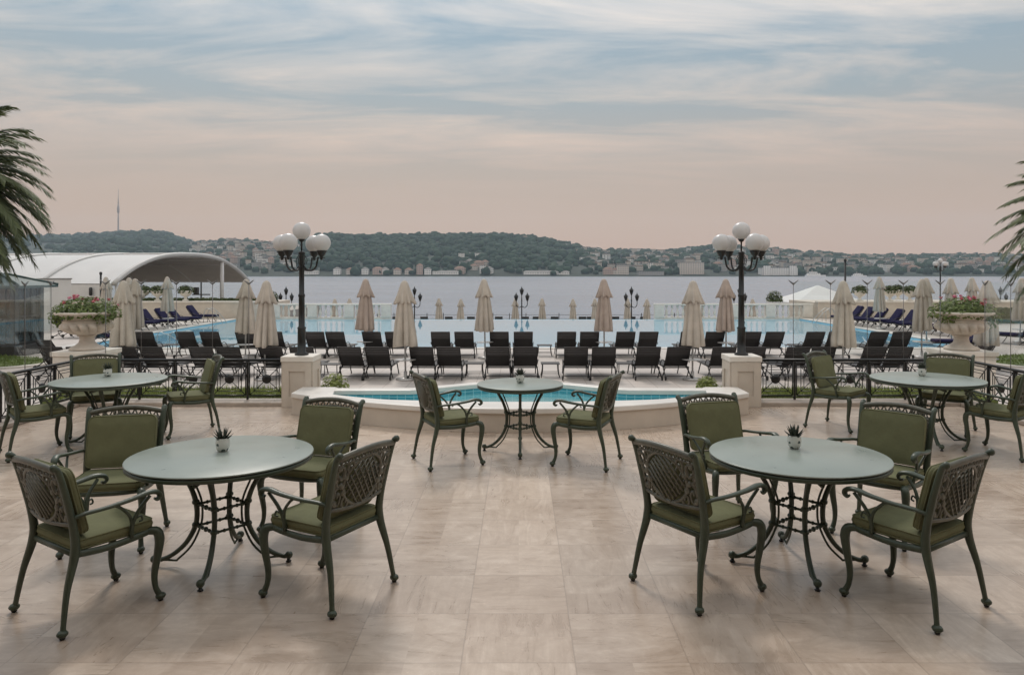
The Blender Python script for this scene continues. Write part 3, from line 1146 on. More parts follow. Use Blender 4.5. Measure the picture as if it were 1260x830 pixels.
    b.build('lattice_back', MAT['lattice'], root)

    # cushions
    c = MB()
    M = Matrix.Translation((0, .005, .432)) @ Matrix.Rotation(R(.8), 4, 'X')
    c.cushion(.480, .455, .058, .045, M)
    c.build('seat_cushion', MAT['cushion'], root)
    c = MB()
    tilt = math.atan2(.098, .40)
    M = Matrix.Translation((0, -.228, .682)) @ Matrix.Rotation(tilt, 4, 'X') @ Matrix.Rotation(PI / 2, 4, 'X') @ Matrix.Translation((0, 0, -.044))
    c.cushion(.474, .368, .036, .04, M, arch=.024, puff=.009)
    c.build('back_cushion', MAT['cushion'], root)
    return root


# photograph ground points of chairs: centre x, centre y, facing
def fc(*feet):
    """rear-left, rear-right, front-right, front-left ground pixels -> centre and facing"""
    rl, rr, fr, fl = [gp(*f) for f in feet]
    c = (rl + rr + fr + fl) / 4
    d = (fr + fl) / 2 - (rl + rr) / 2
    return c.x, c.y, heading(d.x, d.y)


def fb(mx, my, dx, dy, k=1.083, off=.24):
    return mx, my, heading(dx, dy)


S = 1.083
CH = Kind(make_chair())
chairs = [
    (fc((24, 750), (82, 785), (207, 737), (145, 711)), 'armchair with lattice back turned to us, left of the front left table'),
    (fc((405, 760.5), (482, 714.5), (396.5, 695), (313, 735.5)), 'armchair with lattice back turned to us, right of the front left table'),
    ((-2.71 * S, 5.03 * S, heading(.2, -.98)), 'armchair facing us behind the left half of the front left table'),
    ((-1.50 * S, 5.38 * S, heading(-.325, -.946)), 'armchair facing us behind the right half of the front left table'),
    (fc((782.5, 712.5), (864, 756), (947, 728), (862, 690.5)), 'armchair with lattice back turned to us, left of the front right table'),
    ((1.535 * S, 5.57 * S, heading(.28, -.96)), 'armchair facing us behind the left half of the front right table'),
    ((2.49 * S, 5.22 * S, heading(-.72, -.69)), 'armchair facing left behind the right half of the front right table'),
    (fc((1150, 777), (1209.5, 745.5), (1089, 705), (1030, 732)), 'armchair with lattice back turned to us, right of the front right table'),
    (fc((511, 564), (531, 579.5), (599, 572), (576, 557)), 'armchair in profile left of the small middle table'),
    (fc((742.4, 580.5), (760.6, 564), (696.6, 558.4), (675.6, 573.7)), 'armchair in profile right of the small middle table'),
    (fc((3, 557), (13, 568), (89.5, 557.5), (77.5, 546.8)), 'armchair at the left edge of the photo beside the back left table'),
    ((-4.76 * S, 8.47 * S, heading(.48, -.88)), 'armchair behind the back left table under the left flower urn'),
    ((-3.70 * S, 8.45 * S, heading(-.85, -.5)), 'armchair right of the back left table against the railing'),
    ((3.71 * S, 8.77 * S, heading(.66, -.75)), 'armchair left of the back right table against the railing'),
    ((4.80 * S, 8.54 * S, heading(-.6, -.8)), 'armchair behind the back right table under the right flower urn'),
    ((4.80 * S, 7.55 * S, heading(-.6, .8)), 'armchair at the right edge of the photo beside the back right table'),
]
for (x, y, rz), lab in chairs:
    CH.put((x, y, 0), rz, lab.replace('armchair', 'green cushioned armchair', 1), 'green cushioned armchairs on the terrace')


# ------------------------------------------------------------------ tables
def make_table(rad, label, loc, rz, h=.735):
    T = thing('round_table', label, 'table', loc, rz, 'round glass topped terrace tables')
    g = MB()
    g.lathe([(rad - .012, h - .011), (rad - .002, h - .010), (rad, h - .006), (rad - .001, h - .002), (rad - .006, h)], 72)
    g.build('glass_top', MAT['glass_top'], T)
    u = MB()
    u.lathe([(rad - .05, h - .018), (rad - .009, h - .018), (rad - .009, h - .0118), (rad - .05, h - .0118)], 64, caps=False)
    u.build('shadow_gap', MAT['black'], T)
    m = MB()
    m.lathe([(rad - .06, h - .046), (rad - .012, h - .046), (rad - .003, h - .040), (rad - .003, h - .024), (rad - .008, h - .0185), (rad - .06, h - .0185)], 72)
    for k in range(2):
        a = R(45) + k * PI / 2
        d = Vector((math.cos(a), math.sin(a), 0)) * (rad - .05)
        m.tube([d + Vector((0, 0, h - .066)), -d + Vector((0, 0, h - .066))], .014, 6)
    m.build('rim', MAT['chair_metal'], T)
    kf = rad / .6
    for k in range(4):
        M = Matrix.Rotation(R(45) + k * PI / 2, 4, 'Z')
        q = .5 + .5 * kf
        leg = MB()
        leg.tube(cr([(.30 * q, 0, h - .05), (.262 * q, 0, h - .12), (.205 * q, 0, .52), (.170 * q, 0, .42), (.163 * q, 0, .33), (.178 * q, 0, .25), (.235 * q, 0, .15), (.32 * q, 0, .075), (.40 * q, 0, .042), (.432 * q, 0, .045)], 5),
                 [.017, .016, .016, .018, .017, .017, .016, .015, .015, .018], 9, M=M)
        for z in (.42, .27):
            leg.ball((.171 * q, 0, z), .026, 10, 8, M=M, sq=(1, 1, .8))
        leg.ball((.440 * q, 0, .048), .026, 10, 8, M=M)
        leg.lathe([(.014, 0), (.02, .006), (.012, .012), (.010, .035)], 10, (.438 * q, 0, .001), mi=1, M=M)
        lo = leg.build('leg', [MAT['chair_metal'], MAT['black']], T)
        rod = MB()
        rod.tube(cr([(.235 * q, 0, h - .06), (.185 * q, 0, .56), (.140 * q, 0, .45), (.128 * q, 0, .36), (.140 * q, 0, .26), (.20 * q, 0, .13), (.285 * q, 0, .045), (.30 * q, 0, .036), (.36 * q, 0, .040), (.44 * q, 0, .042)], 4), .0075, 7, M=M)
        rod.build('brace_rod', MAT['chair_metal'], lo)
    q = .5 + .5 * kf
    for z, rr in ((.405, .158), (.262, .160)):
        rg = MB()
        for k in range(4):
            a0, a1 = R(45) + k * PI / 2, R(45) + (k + 1) * PI / 2
            p0 = Vector((rr * q * math.cos(a0), rr * q * math.sin(a0), z))
            p1 = Vector((rr * q * math.cos(a1), rr * q * math.sin(a1), z))
            rg.tube([p0, p1], .009, 6)
            for i in range(5):
                rg.ball(tuple(p0.lerp(p1, (i + .5) / 5)), .016 if i == 2 else .012, 8, 6, sq=(1, 1, 1.1))
        rg.build('stretcher_ring', MAT['chair_metal'], T)
    return T


tables = [
    (.592, 'large round glass topped table at the front left with four armchairs', (-1.995, 5.06, 0), R(-40)),
    (.578, 'large round glass topped table at the front right with four armchairs', (1.86, 5.06, 0), R(-50)),
    (.472, 'small round bistro table before the plunge pool between two chairs', (0.0, 8.28, 0), R(45)),
    (.60, 'round glass topped table at the back left by the railing', (-4.665, 8.59, 0), R(-36)),
    (.60, 'round glass topped table at the back right by the railing', (4.67, 8.68, 0), R(-54)),
]
for r_, lab, loc, rz in tables:
    make_table(r_, lab, loc, rz)


def make_succulent():
    P = thing('potted_succulent', 'potted succulent', 'potted plant')
    b = MB()
    b.lathe([(.026, .001), (.034, .004), (.043, .025), (.047, .05), (.045, .072), (.042, .083), (.044, .088), (.040, .089), (.037, .080), (.01, .076)], 28)
    b.build('pot', MAT['pot'], P)
    s = MB()
    rd = random.Random(11)
    for ring, (n, tilt, ln) in enumerate(((9, 62, .070), (8, 42, .078), (6, 22, .082), (3, 6, .078))):
        for k in range(n):
            a = 2 * PI * (k + .5 * ring) / n + rd.uniform(-.15, .15)
            t = R(tilt + rd.uniform(-8, 8))
            d = Vector((math.cos(a) * math.sin(t), math.sin(a) * math.sin(t), math.cos(t)))
            p0 = Vector((.010 * math.cos(a), .010 * math.sin(a), .078))
            p1 = p0 + d * ln * .5
            p2 = p0 + d * ln + Vector((0, 0, .008))
            s.tube([p0, p1, p2], [.006, .0075, .0006], 5, flat=(.55, 1.2))
    s.build('spiky_leaves', MAT['succulent'], P)
    return P


SU = Kind(make_succulent())
ZT = .7362
for px, py, rz, lab in ((274, 554.5, .3, 'front left table'), (977.5, 551, 1.1, 'front right table'), (640, 470.5, 2.0, 'small middle table'),
                        (132.5, 462.6, 2.7, 'back left table'), (1134.5, 462.0, 4.0, 'back right table')):
    q = gp(px, py, ZT)
    SU.put((q.x, q.y, ZT), rz, 'spiky succulent in a painted white pot on the ' + lab, 'small potted succulents on the tables')


# ------------------------------------------------------------------ urns with flowers
def leaf_quads(mb, c, n, rx, ry, rz_, size, rd, mi=0, low=-.25):
    """leaf-sized faces scattered through a dome"""
    for _ in range(n):
        while True:
            v = Vector((rd.uniform(-1, 1), rd.uniform(-1, 1), rd.uniform(low, 1)))
            if .25 < v.length < 1:
                break
        p = Vector(c) + Vector((v.x * rx, v.y * ry, v.z * rz_))
        nrm = (v + Vector((rd.uniform(-.7, .7), rd.uniform(-.7, .7), rd.uniform(0, .9)))).normalized()
        t = nrm.orthogonal().normalized()
        t = (Matrix.Rotation(rd.uniform(0, 6.28), 3, nrm) @ t)
        b = nrm.cross(t)
        s = size * rd.uniform(.6, 1.3)
        mb.add([p - t * s, p + b * s * .55 + nrm * s * .1, p + t * s, p - b * s * .55 + nrm * s * .1], [(0, 1, 2, 3)], False, mi)


def urn(px, side):
    D = 13.75
    X = (px - CX) * D / F
    z0 = .55
    pd = thing('urn_pedestal', f'square pale pedestal under the {side} flower urn', 'pedestal', (X, D, DECK), 0, 'pedestals of the two flower urns')
    b = MB()
    b.span(-.44, .44, -.44, .44, .001, .25)
    b.span(-.39, .39, -.39, .39, .251, z0 - DECK - .09)
    b.build('block', MAT['cream_light'], pd, bevel=.01)
    b = MB()
    b.span(-.42, .42, -.42, .42, z0 - DECK - .088, z0 - DECK - .004)
    b.build('cap', MAT['cream_light'], pd, bevel=.01)
    u = thing('stone_urn', f'large fluted stone urn on the {side} pedestal, planted with geraniums', 'urn', (X, D, z0), 0, 'fluted stone urns on pedestals')
    b = MB()
    b.lathe([(.29, 0), (.29, .03), (.27, .045), (.25, .06), (.20, .075), (.135, .13), (.12, .19), (.125, .235), (.16, .25), (.16, .265), (.13, .275)], 40)
    b.build('foot', MAT['stone'], u)
    b = MB()
    def lob(r, z, a):
        if .285 < z < .50:
            k = math.sin(PI * (z - .285) / .215)
            w_ = abs(math.cos(8 * a + (z - .39) * 8.0))
            return r * (1 + .30 * k * (w_ ** .6 - .62)), z
        return r, z
    b.lathe([(.12, .262), (.20, .275), (.28, .30), (.345, .335), (.388, .375), (.41, .415), (.412, .45), (.40, .485), (.385, .502), (.40, .512), (.40, .525), (.375, .535), (.375, .565),
             (.40, .60), (.46, .625), (.515, .64), (.53, .655), (.53, .675), (.505, .69), (.45, .685), (.40, .64), (.05, .62)], 108, fold=lob)
    b.build('bowl', MAT['stone'], u)
    fl = thing('geranium_plant', f'leafy geraniums with coral and pink flowers filling the {side} urn', 'flowers', (X, D, z0 + .63), 0, 'geraniums in the stone urns')
    rd = random.Random(4 if side == 'left' else 9)
    b = MB()
    leaf_quads(b, (0, 0, .02), 2000, .58, .52, .31, .036, rd)
    leaf_quads(b, ((.38 if side == 'left' else -.30), -.15, -.02), 180, .22, .2, .16, .034, rd, low=-1)
    leaf_quads(b, ((.46 if side == 'right' else -.42), -.12, -.02), 220, .20, .2, .22, .034, rd, low=-1)
    b.build('foliage', MAT['leaf'], fl)
    for k in range(16):
        a = rd.uniform(-PI, 0) if k < 11 else rd.uniform(0, PI)
        q = rd.uniform(.25, 1.0)
        c = Vector((.52 * q * math.cos(a), .44 * q * math.sin(a), .30 * math.sqrt(max(0, 1 - .75 * q * q)) + rd.uniform(0, .07)))
        fb_ = MB()
        for _ in range(26):
            v = Vector((rd.gauss(0, 1), rd.gauss(0, 1), rd.gauss(0, 1))).normalized() * rd.uniform(.012, .034)
            nrm = v.normalized()
            t = nrm.orthogonal().normalized()
            bb = nrm.cross(t)
            s = .013
            p = c + v
            fb_.add([p - t * s, p + bb * s, p + t * s, p - bb * s], [(0, 1, 2, 3)])
        fb_.build('flower_head', MAT['petal_red'] if k % 2 else MAT['petal_pink'], fl)


urn(107, 'left')
urn(1183, 'right')


# ------------------------------------------------------------------ loungers
def make_lounger(cushion=False):
    L = thing('sun_lounger', 'lounger', 'sun lounger')
    dk = MAT['lounger']
    b = MB()
    for s in (-1, 1):
        b.tube([(s * .345, -.42, .35), (s * .345, 1.15, .35)], .02, 6)
        b.tube(cr([(s * .33, -.22, .36), (s * .33, -.47, .62), (s * .33, -.70, .965)], 3), .018, 6)
        b.tube(cr([(s * .37, .10, .36), (s * .375, -.1, .52), (s * .375, -.35, .56), (s * .35, -.46, .50)], 4), .014, 5)
    b.tube([(-.345, 1.15, .35), (.345, 1.15, .35)], .02, 6)
    b.tube([(-.345, -.42, .35), (.345, -.42, .35)], .02, 6)
    b.tube([(-.36, -.60, .12), (.36, -.60, .12)], .012, 6)
    b.build('frame', dk, L)
    for s in (-1, 1):
        g = MB()
        g.tube(cr([(s * .345, .70, .35), (s * .36, .80, .18), (s * .365, .93, .0)], 4), .018, 6)
        g.build('leg', dk, L)
        g = MB()
        g.tube(cr([(s * .345, -.15, .35), (s * .365, -.42, .20), (s * .37, -.64, .07)], 4), .018, 6)
        g.tube(cr([(s * .345, -.42, .35), (s * .36, -.30, .16), (s * .365, -.10, .0)], 4), .016, 6)
        g.build('leg', dk, L)
        wl = MB()
        M = Matrix.Translation((s * .385, -.65, .072)) @ Matrix.Rotation(PI / 2, 4, 'Y')
        wl.lathe([(.02, -.02), (.068, -.018), (.072, 0), (.068, .018), (.02, .02)], 14, M=M)
        wl.build('wheel', MAT['black'], L)
    sl = MB()
    for k in range(15):
        y = -.16 + k * .088
        sl.box((0, y, .362), (.65, .074, .022))
    sl.build('seat', MAT['lounger_slat'], L)
    bk = MB()
    tilt = math.atan2(.605, .48)
    M = Matrix.Translation((0, -.22, .362)) @ Matrix.Rotation(-tilt, 4, 'X')
    for k in range(5):
        bk.box((0, -.46 - k * .072, 0), (.645, .058, .022), M=M)
    bk.box((0, -.215, .0), (.64, .425, .026), M=M, mi=1)
    bk.build('backrest', [MAT['lounger_slat'], dk], L)
    if cushion:
        c = MB()
        c.cushion(.66, 1.34, .10, .05, Matrix.Translation((0, .47, .375)), pipe=0)
        c.cushion(.66, .80, .12, .05, M @ Matrix.Translation((0, -.40, .015)), pipe=0)
        c.build('cushion', MAT['navy'], L)
    return L


LG = Kind(make_lounger())


def lounger_row(pxs, D, row):
    LL, RL = 371, 912
    left = sorted([p for p in pxs if p < LL - 20], reverse=True)
    mid = sorted([p for p in pxs if LL + 20 <= p <= RL - 15])
    right = sorted([p for p in pxs if p > RL + 10])
    grp = f'black sun loungers in the {row} row beside the big pool'
    for px in pxs:
        x = (px - CX) * D / F
        if px in left:
            i = left.index(px)
            lab = f'{ORD[i]} black sun lounger of the {row} row counted leftward from the left globe lamp'
        elif px in right:
            i = right.index(px)
            lab = f'{ORD[i]} black sun lounger of the {row} row counted rightward from the right globe lamp'
        elif px in mid:
            i = mid.index(px)
            if i < (len(mid) + 1) // 2:
                lab = f'{ORD[i]} black sun lounger of the {row} row counted rightward from the left globe lamp'
            else:
                lab = f'{ORD[len(mid) - 1 - i]} black sun lounger of the {row} row counted leftward from the right globe lamp'
        else:
            lab = f'black sun lounger of the {row} row straight behind the left lamp post'
        LG.put((x, D + .65, DECK), R(random.uniform(-3, 3)), lab, grp)


rowA = [97, 64, 152, 187, 247, 281, 334, 371, 431, 464, 519.5, 553, 612.5, 646, 710, 744, 798, 834, 891, 928, 981, 1015, 1076, 1109, 1168, 1202]
rowB = [150, 176, 228, 257.5, 301, 336, 387, 413, 458, 486, 541.5, 571, 614.7, 643.7, 697.4, 726, 769.5, 798, 850, 880, 925, 953, 1003, 1032, 1081, 1111]
lounger_row(rowA, 21.75, 'nearer')
lounger_row(rowB, 27.3, 'farther')

LN = Kind(make_lounger(True))
for k in range(9):
    x, y = 20.3 + .16 * k + random.uniform(-.1, .1), 46.4 - 1.28 * k
    LN.put((x, y, DECK), heading(-1, -.12 + random.uniform(-.12, .12)), f'{ORD[k]} navy cushioned lounger from the far end of the right poolside', 'navy cushioned loungers along the right of the pool')
for k in range(9):
    x, y = -20.0 - .16 * k + random.uniform(-.1, .1), 47.3 - 1.28 * k - (1.2 if k else 0)
    LN.put((x, y, DECK), heading(1, -.12 + random.uniform(-.12, .12)), f'{ORD[k]} navy cushioned lounger from the far end of the left poolside', 'navy cushioned loungers along the left of the pool')
LN.put((17.4, 29.6, DECK), heading(-.95, .25), 'navy cushioned lounger seen just left of the right urn bowl', 'navy cushioned loungers near the right lawn')
for k, (x, y) in enumerate(((21.6, 32.6), (22.7, 32.2), (24.4, 33.2))):
    LN.put((x, y, DECK), heading(-.5, .85), ('navy cushioned lounger with wheels turned to us, nearest the right urn', 'navy cushioned lounger between two others by the right lawn',
           'navy cushioned lounger at the right edge beyond the right lawn')[k], 'navy cushioned loungers near the right lawn')
LN.put((-17.6, 32.2, DECK), heading(.5, .85), 'navy cushioned lounger half hidden behind the left flower urn')


# side tables
def make_side_table():
    T = thing('side_table', 'side table', 'table')
    b = MB()
    for k in range(8):
        b.box((0, -.24 + k * .069, .40), (.56, .056, .018))
    b.build('slatted_top', MAT['lounger_slat'], T)
    for sx in (-1, 1):
        for sy in (-1, 1):
            g = MB()
            g.tube(cr([(sx * .23, sy * .2, .39), (sx * .235, sy * .21, .2), (sx * .27, sy * .25, .0)], 3), .014, 6)
            g.build('leg', MAT['lounger'], T)
    b = MB()
    b.tube([(-.25, -.22, .12), (.25, -.22, .12)], .009, 5)
    b.build('stretcher', MAT['lounger'], T)
    b = MB()
    b.tube([(-.25, .22, .12), (.25, .22, .12)], .009, 5)
    b.build('stretcher', MAT['lounger'], T)
    return T


ST = Kind(make_side_table())
for px, D, lab in ((407, 22.4, 'right of the left stone pier'), (584, 22.6, 'in the nearer row above the left middle armchair'), (677, 22.6, 'in the nearer row just right of the middle succulent'),
                   (770, 22.6, 'in the nearer row above the right middle armchair'), (218, 22.4, 'behind the left railing, nearer row'), (956, 22.4, 'right of the right stone pier'),
                   (670, 28.2, 'in the farther row near the pool centre'), (217, 28.4, 'in the farther row by the left pool corner'), (977, 28.2, 'in the farther row behind the right railing')):
    ST.put(((px - CX) * D / F, D, DECK), 0, 'low slatted table ' + lab, 'low side tables between the loungers')


# ------------------------------------------------------------------ closed umbrellas
def make_umbrella(seed, mat, table=True):
    rd = random.Random(seed)
    U = thing('closed_umbrella', 'umbrella', 'umbrella')
    ph = rd.uniform(0, 6)
    b = MB()
    b.tube([(0, 0, 0.03), (0, 0, 2.86)], .027, 8)
    b.build('pole', MAT['pole'], U)
    b = MB()
    b.lathe([(.28, 0.0), (.28, .05), (.10, .07), (.05, .09), (.05, .25)], 20)
    b.build('base', MAT['pole'], U)
    amp = [rd.uniform(.6, 1.4) for _ in range(8)]
    wob = [rd.uniform(-.05, .05) for _ in range(8)]
    sw = [rd.uniform(-.22, .22) for _ in range(8)]

    def fold(r, z, a):
        k = (2.72 - z) / 1.6
        i = int(((a / (2 * PI)) * 8) % 8)
        t = ((a / (2 * PI)) * 8) % 1
        lobe = abs(math.sin(PI * (t + sw[i] * math.sin(PI * t)))) ** .6
        A = .62 * min(1, max(.20, k)) * amp[i]
        twist = .08 * math.sin(3 * a + ph + z * 1.3)
        rr = r * (1 - A * (1 - lobe) + .10 * A + twist * min(1, k))
        return rr, z + (wob[i] * lobe if z < 1.1 else 0)
    b = MB()
    b.lathe([(.315, .985), (.335, 1.0), (.325, 1.12), (.305, 1.35), (.28, 1.6), (.25, 1.85), (.225, 2.05), (.195, 2.25), (.165, 2.42), (.12, 2.6)], 96, fold=fold, caps=False)
    b.lathe([(.30, .99), (.12, 1.3), (.05, 1.6)], 48, fold=fold, caps=False)
    b.build('canopy', mat, U)

    def fold2(r, z, a):
        i = int(((a / (2 * PI)) * 8) % 8)
        t = ((a / (2 * PI)) * 8) % 1
        lobe = abs(math.sin(PI * t)) ** .8
        k = max(0, (2.75 - z) / .45)
        pt = abs(math.cos(PI * t)) ** 5
        return r * (1 - .40 * k * (lobe - pt) * .5 * amp[(i + 3) % 8] + .09 * k * pt + .05 * math.sin(2 * a + ph) * k), z - .045 * k * pt + .02 * k * lobe
    b = MB()
    b.lathe([(.215, 2.24), (.262, 2.235), (.258, 2.29), (.22, 2.42), (.18, 2.56), (.145, 2.68), (.115, 2.78), (.075, 2.845), (.02, 2.875)], 96, fold=fold2, caps=False)
    b.build('vent_cap', mat, U)
    b = MB()
    b.tube([(.19 * math.cos(2 * PI * i / 20), .19 * math.sin(2 * PI * i / 20), 2.225) for i in range(20)], .014, 5, closed=True)
    b.build('tie_strap', MAT['canvas_pink'], U)
    if table:
        b = MB()
        b.lathe([(.30, .575), (.31, .585), (.30, .597), (.04, .60)], 24)
        b.build('pole_table', MAT['pole'], U)
    return U


UM = [Kind(make_umbrella(1, MAT['canvas'])), Kind(make_umbrella(2, MAT['canvas'])), Kind(make_umbrella(3, MAT['canvas_pink'])),
      Kind(make_umbrella(12, MAT['canvas'])), Kind(make_umbrella(15, MAT['canvas'])), Kind(make_umbrella(18, MAT['canvas_pink']))]
UF = Kind(make_umbrella(4, MAT['canvas'], False))
# px, distance, variant, label
UMB = [
    (151, 21.9, 0, 'closed beige umbrella directly right of the left flower urn, the nearest of its bunch'),
    (164.5, 28.6, 1, 'closed beige umbrella behind the nearest one beside the left urn'),
    (157, 34.0, 1, 'closed beige umbrella whose tip shows between two by the left urn'),
    (131, 40.0, 0, 'closed beige umbrella rising behind the left urn flowers'),
    (207, 41.5, 1, 'closed beige umbrella standing at the left poolside navy loungers'),
    (302, 26.4, 1, 'closed beige umbrella under the right end of the tent arch'),
    (325.5, 21.9, 0, 'closed beige umbrella just left of the left globe lamp'),
    (449, 27.6, 2, 'closed pinkish umbrella before the left balustrade'),
    (499, 21.9, 0, 'closed beige umbrella near the left end of the open pool edge'),
    (597, 27.4, 1, 'closed beige umbrella left of the pool centre, behind the farther row'),
    (743.5, 27.4, 2, 'closed pinkish umbrella right of the pool centre, behind the farther row'),
    (852, 21.9, 0, 'closed beige umbrella before the right balustrade, left of the right lamp'),
    (893.5, 27.2, 2, 'closed pinkish umbrella close left of the right lamp post'),
    (1037, 21.6, 1, 'closed beige umbrella right of the white tent, the widest on that side'),
    (1083, 41.5, 0, 'closed beige umbrella at the far right poolside navy loungers'),
    (1134, 27.6, 1, 'closed beige umbrella left of the right flower urn'),
    (1140, 33.0, 0, 'closed beige umbrella hidden behind the one left of the right urn'),
    (1171, 32.0, 1, 'closed beige umbrella rising behind the right urn flowers'),
    (1197, 36.0, 0, 'closed beige umbrella under the right palm fronds, farther one'),
    (1214, 22.2, 1, 'closed beige umbrella right of the right urn, under the palm'),
    (1255, 33.5, 0, 'closed beige umbrella at the right edge of the photo'),
]
for i, (px, D, k, lab) in enumerate(UMB):
    u = UM[k + 3 * (i % 2)].put(((px - CX) * D / F, D, DECK), i * .77, lab, 'closed umbrellas on the pool deck')
    u.rotation_euler = (R(random.uniform(-1.3, 1.3)), R(random.uniform(-1.3, 1.3)), i * .77)
FARU = [(412, 'fifth from the left lamp'), (430, ''), (540, ''), (567, ''), (634, ''), (667, ''), (705, ''), (732, ''), (772, ''), (796, ''), (843, ''), (862, ''), (926, '')]
for i, (px, _) in enumerate(FARU):
    D = 64.0 + (i % 3) * .8
    UF.put(((px - CX) * D / F, D, QUAY), i * 1.3, f'{ORD[i]} small closed umbrella from the left on the quay beyond the pool', 'small closed umbrellas on the lower quay')


# ------------------------------------------------------------------ balustrades, retaining walls
def balustrade(label, x0, x1, y, zb, ht, bays):
    B = thing('balustrade', label, 'balustrade', (x0, y, zb), 0, 'stone balustrades at the pool end')
    b = MB()
    b.span(0, x1 - x0, -.16, .16, .001, .13)
    b.build('plinth', MAT['cream_light'], B)
    b = MB()
    b.span(-.04, x1 - x0 + .04, -.18, .18, ht - .13, ht)
    b.build('handrail', MAT['cream_light'], B, bevel=.02)
    step = (x1 - x0 - .66) / bays
    for k in range(bays + 1):
        b = MB()
        c = .33 + k * step
        b.span(c - .32, c + .32, -.2, .2, .132, ht - .132)
        b.build('pier_block', MAT['cream_light'], B, bevel=.015)
    for k in range(bays):
        c0, c1 = .33 + k * step + .32, .33 + (k + 1) * step - .32
        n = max(2, round((c1 - c0) / .40))
        for i in range(n):
            x = c0 + (i + .5) * (c1 - c0) / n
            b = MB()
            b.lathe([(.085, .132), (.085, .17), (.05, .19), (.055, .24), (.095, .36), (.098, .42), (.07, .56), (.045, .70), (.05, .76), (.085, .80), (.085, ht - .132)], 10, (x, 0, 0))
            b.build('baluster', MAT['cream_light'], B)


balustrade('cream stone balustrade at the left end of the pool', -16.9, -8.75, 51.3, DECK - .06, 1.06, 3)
balustrade('cream stone balustrade at the right end of the pool', 9.1, 19.8, 51.3, DECK - .06, 1.06, 4)

for s, lab, x0, x1 in ((-1, 'left', -60, -17.2), (1, 'right', 20.1, 60)):
    W = thing('retaining_wall', f'long cream retaining wall at the far {lab} end of the pool deck', 'wall', ((x0 + x1) / 2, 51, DECK), 0, 'cream walls at the far end of the deck')
    hw = (x1 - x0) / 2
    b = MB()
    b.span(-hw, hw, 0, 5.5, -2.2, 1.06)
    b.build('wall', MAT['cream'], W)
    b = MB()
    b.span(-hw - .02, hw + .02, -.06, .5, 1.062, 1.17)
    b.build('coping', MAT['cream_light'], W)


def hedge(label, x0, x1, y0, y1, z0, z1, seed):
    rd = random.Random(seed)
    b = MB()
    b.span(x0 + .06, x1 - .06, y0 + .06, y1 - .06, z0, z1 - .06)
    n = int((x1 - x0) * 110)
    for _ in range(n):
        if rd.random() < .5:
            p = Vector((rd.uniform(x0, x1), rd.uniform(y0, y1), z1 - .05))
            nr = Vector((0, 0, 1))
        else:
            p = Vector((rd.uniform(x0, x1), y0 + .04, rd.uniform(z0, z1)))
            nr = Vector((0, -1, 0))
        nr = (nr + Vector((rd.uniform(-.8, .8), rd.uniform(-.8, .8), rd.uniform(-.4, .8)))).normalized()
        t = nr.orthogonal().normalized()
        u_ = nr.cross(t)
        s = rd.uniform(.05, .12)
        b.add([p - t * s, p + u_ * s, p + t * s, p - u_ * s], [(0, 1, 2, 3)])
    o = b.build('hedge', MAT['hedge'])
    tag(o, label, 'hedge', 'clipped hedges at the pool surroundings')


hedge('low clipped hedge on top of the left cream wall below the tent arch', -30, -17.4, 51.6, 52.8, .012, .17, 1)
hedge('dark clipped hedge at the right edge behind the navy loungers', 27.2, 40, 46.0, 47.2, DECK, DECK + .95, 2)


# planters along the far walls
def make_planter():
    P = thing('stone_planter', 'planter', 'planter')
    b = MB()
    b.lathe([(.22, 0), (.22, .05), (.10, .12), (.09, .24), (.16, .30), (.34, .42), (.42, .58), (.46, .62), (.46, .68), (.40, .69), (.36, .62), (.02, .6)], 24)
    b.build('bowl', MAT['cream_light'], P)
    b = MB()
    leaf_quads(b, (0, 0, .66), 380, .55, .5, .42, .10, random.Random(21))
    b.build('foliage', MAT['hedge'], P)
    return P


PL = Kind(make_planter())
for px, D, lab in ((228.5, 51.6, 'left wall just right of the poolside umbrella'), (194, 51.6, 'left wall just left of the poolside umbrella'), (176, 52.0, 'left wall nearest the left urn'),
                   (1058, 51.5, 'right wall just right of the white tent'), (1095, 51.5, 'right wall right of the far poolside umbrella'), (1105, 54.5, 'right wall set back behind its neighbours'),
                   (1119.5, 51.5, 'right wall nearest the right urn')):
    PL.put(((px - CX) * D / F, D, .012), random.uniform(0, 6), 'bowl planter with round bush on the ' + lab, 'bowl planters on the far walls')

# low shrubs beside the stone piers
for px, D, s, lab in ((412, 11.75, 1.0, 'small yellow green shrub beside the left stone pier'), (870, 11.75, .8, 'small yellow green shrub beside the right stone pier'),
                      (333, 51.6, 1.0, 'tiny round bush at the left end of the left balustrade'), (953, 52.0, 1.0, 'round bush before the white tent at the right balustrade')):
    b = MB()
    rd = random.Random(int(px))
    far = D > 20
    k = 2.6 if far else 1.0
    x = (px - CX) * D / F
    leaf_quads(b, (0, 0, .05), 520, .22 * k * s, .20 * k * s, .24 * k * s, .030 * (2.6 if far else 1), rd)
    o = b.build('shrub', MAT['leaf_yellow'] if not far else MAT['hedge'], loc=(x, D, .05 if far else .10))
    tag(o, lab, 'shrub')


# pool ladders
def make_ladder():
    Lr = thing('pool_ladder', 'ladder', 'pool ladder')
    for s in (-1, 1):
        b = MB()
        b.tube(cr([(-.75, s * .30, .0), (-.72, s * .30, .55), (-.55, s * .30, .86), (-.2, s * .30, .72), (.35, s * .30, .12), (.5, s * .30, -.25)], 5), .022, 8)
        b.tube([(-.2, s * .30, .0), (-.2, s * .30, .72)], .018, 6)
        b.build('handrail', MAT['steel'], Lr)
    for k in range(3):
        b = MB()
        b.box((.35 + k * .08, 0, -.15 - k * .28), (.10, .56, .03))
        b.build('tread', MAT['steel'], Lr)
    return Lr


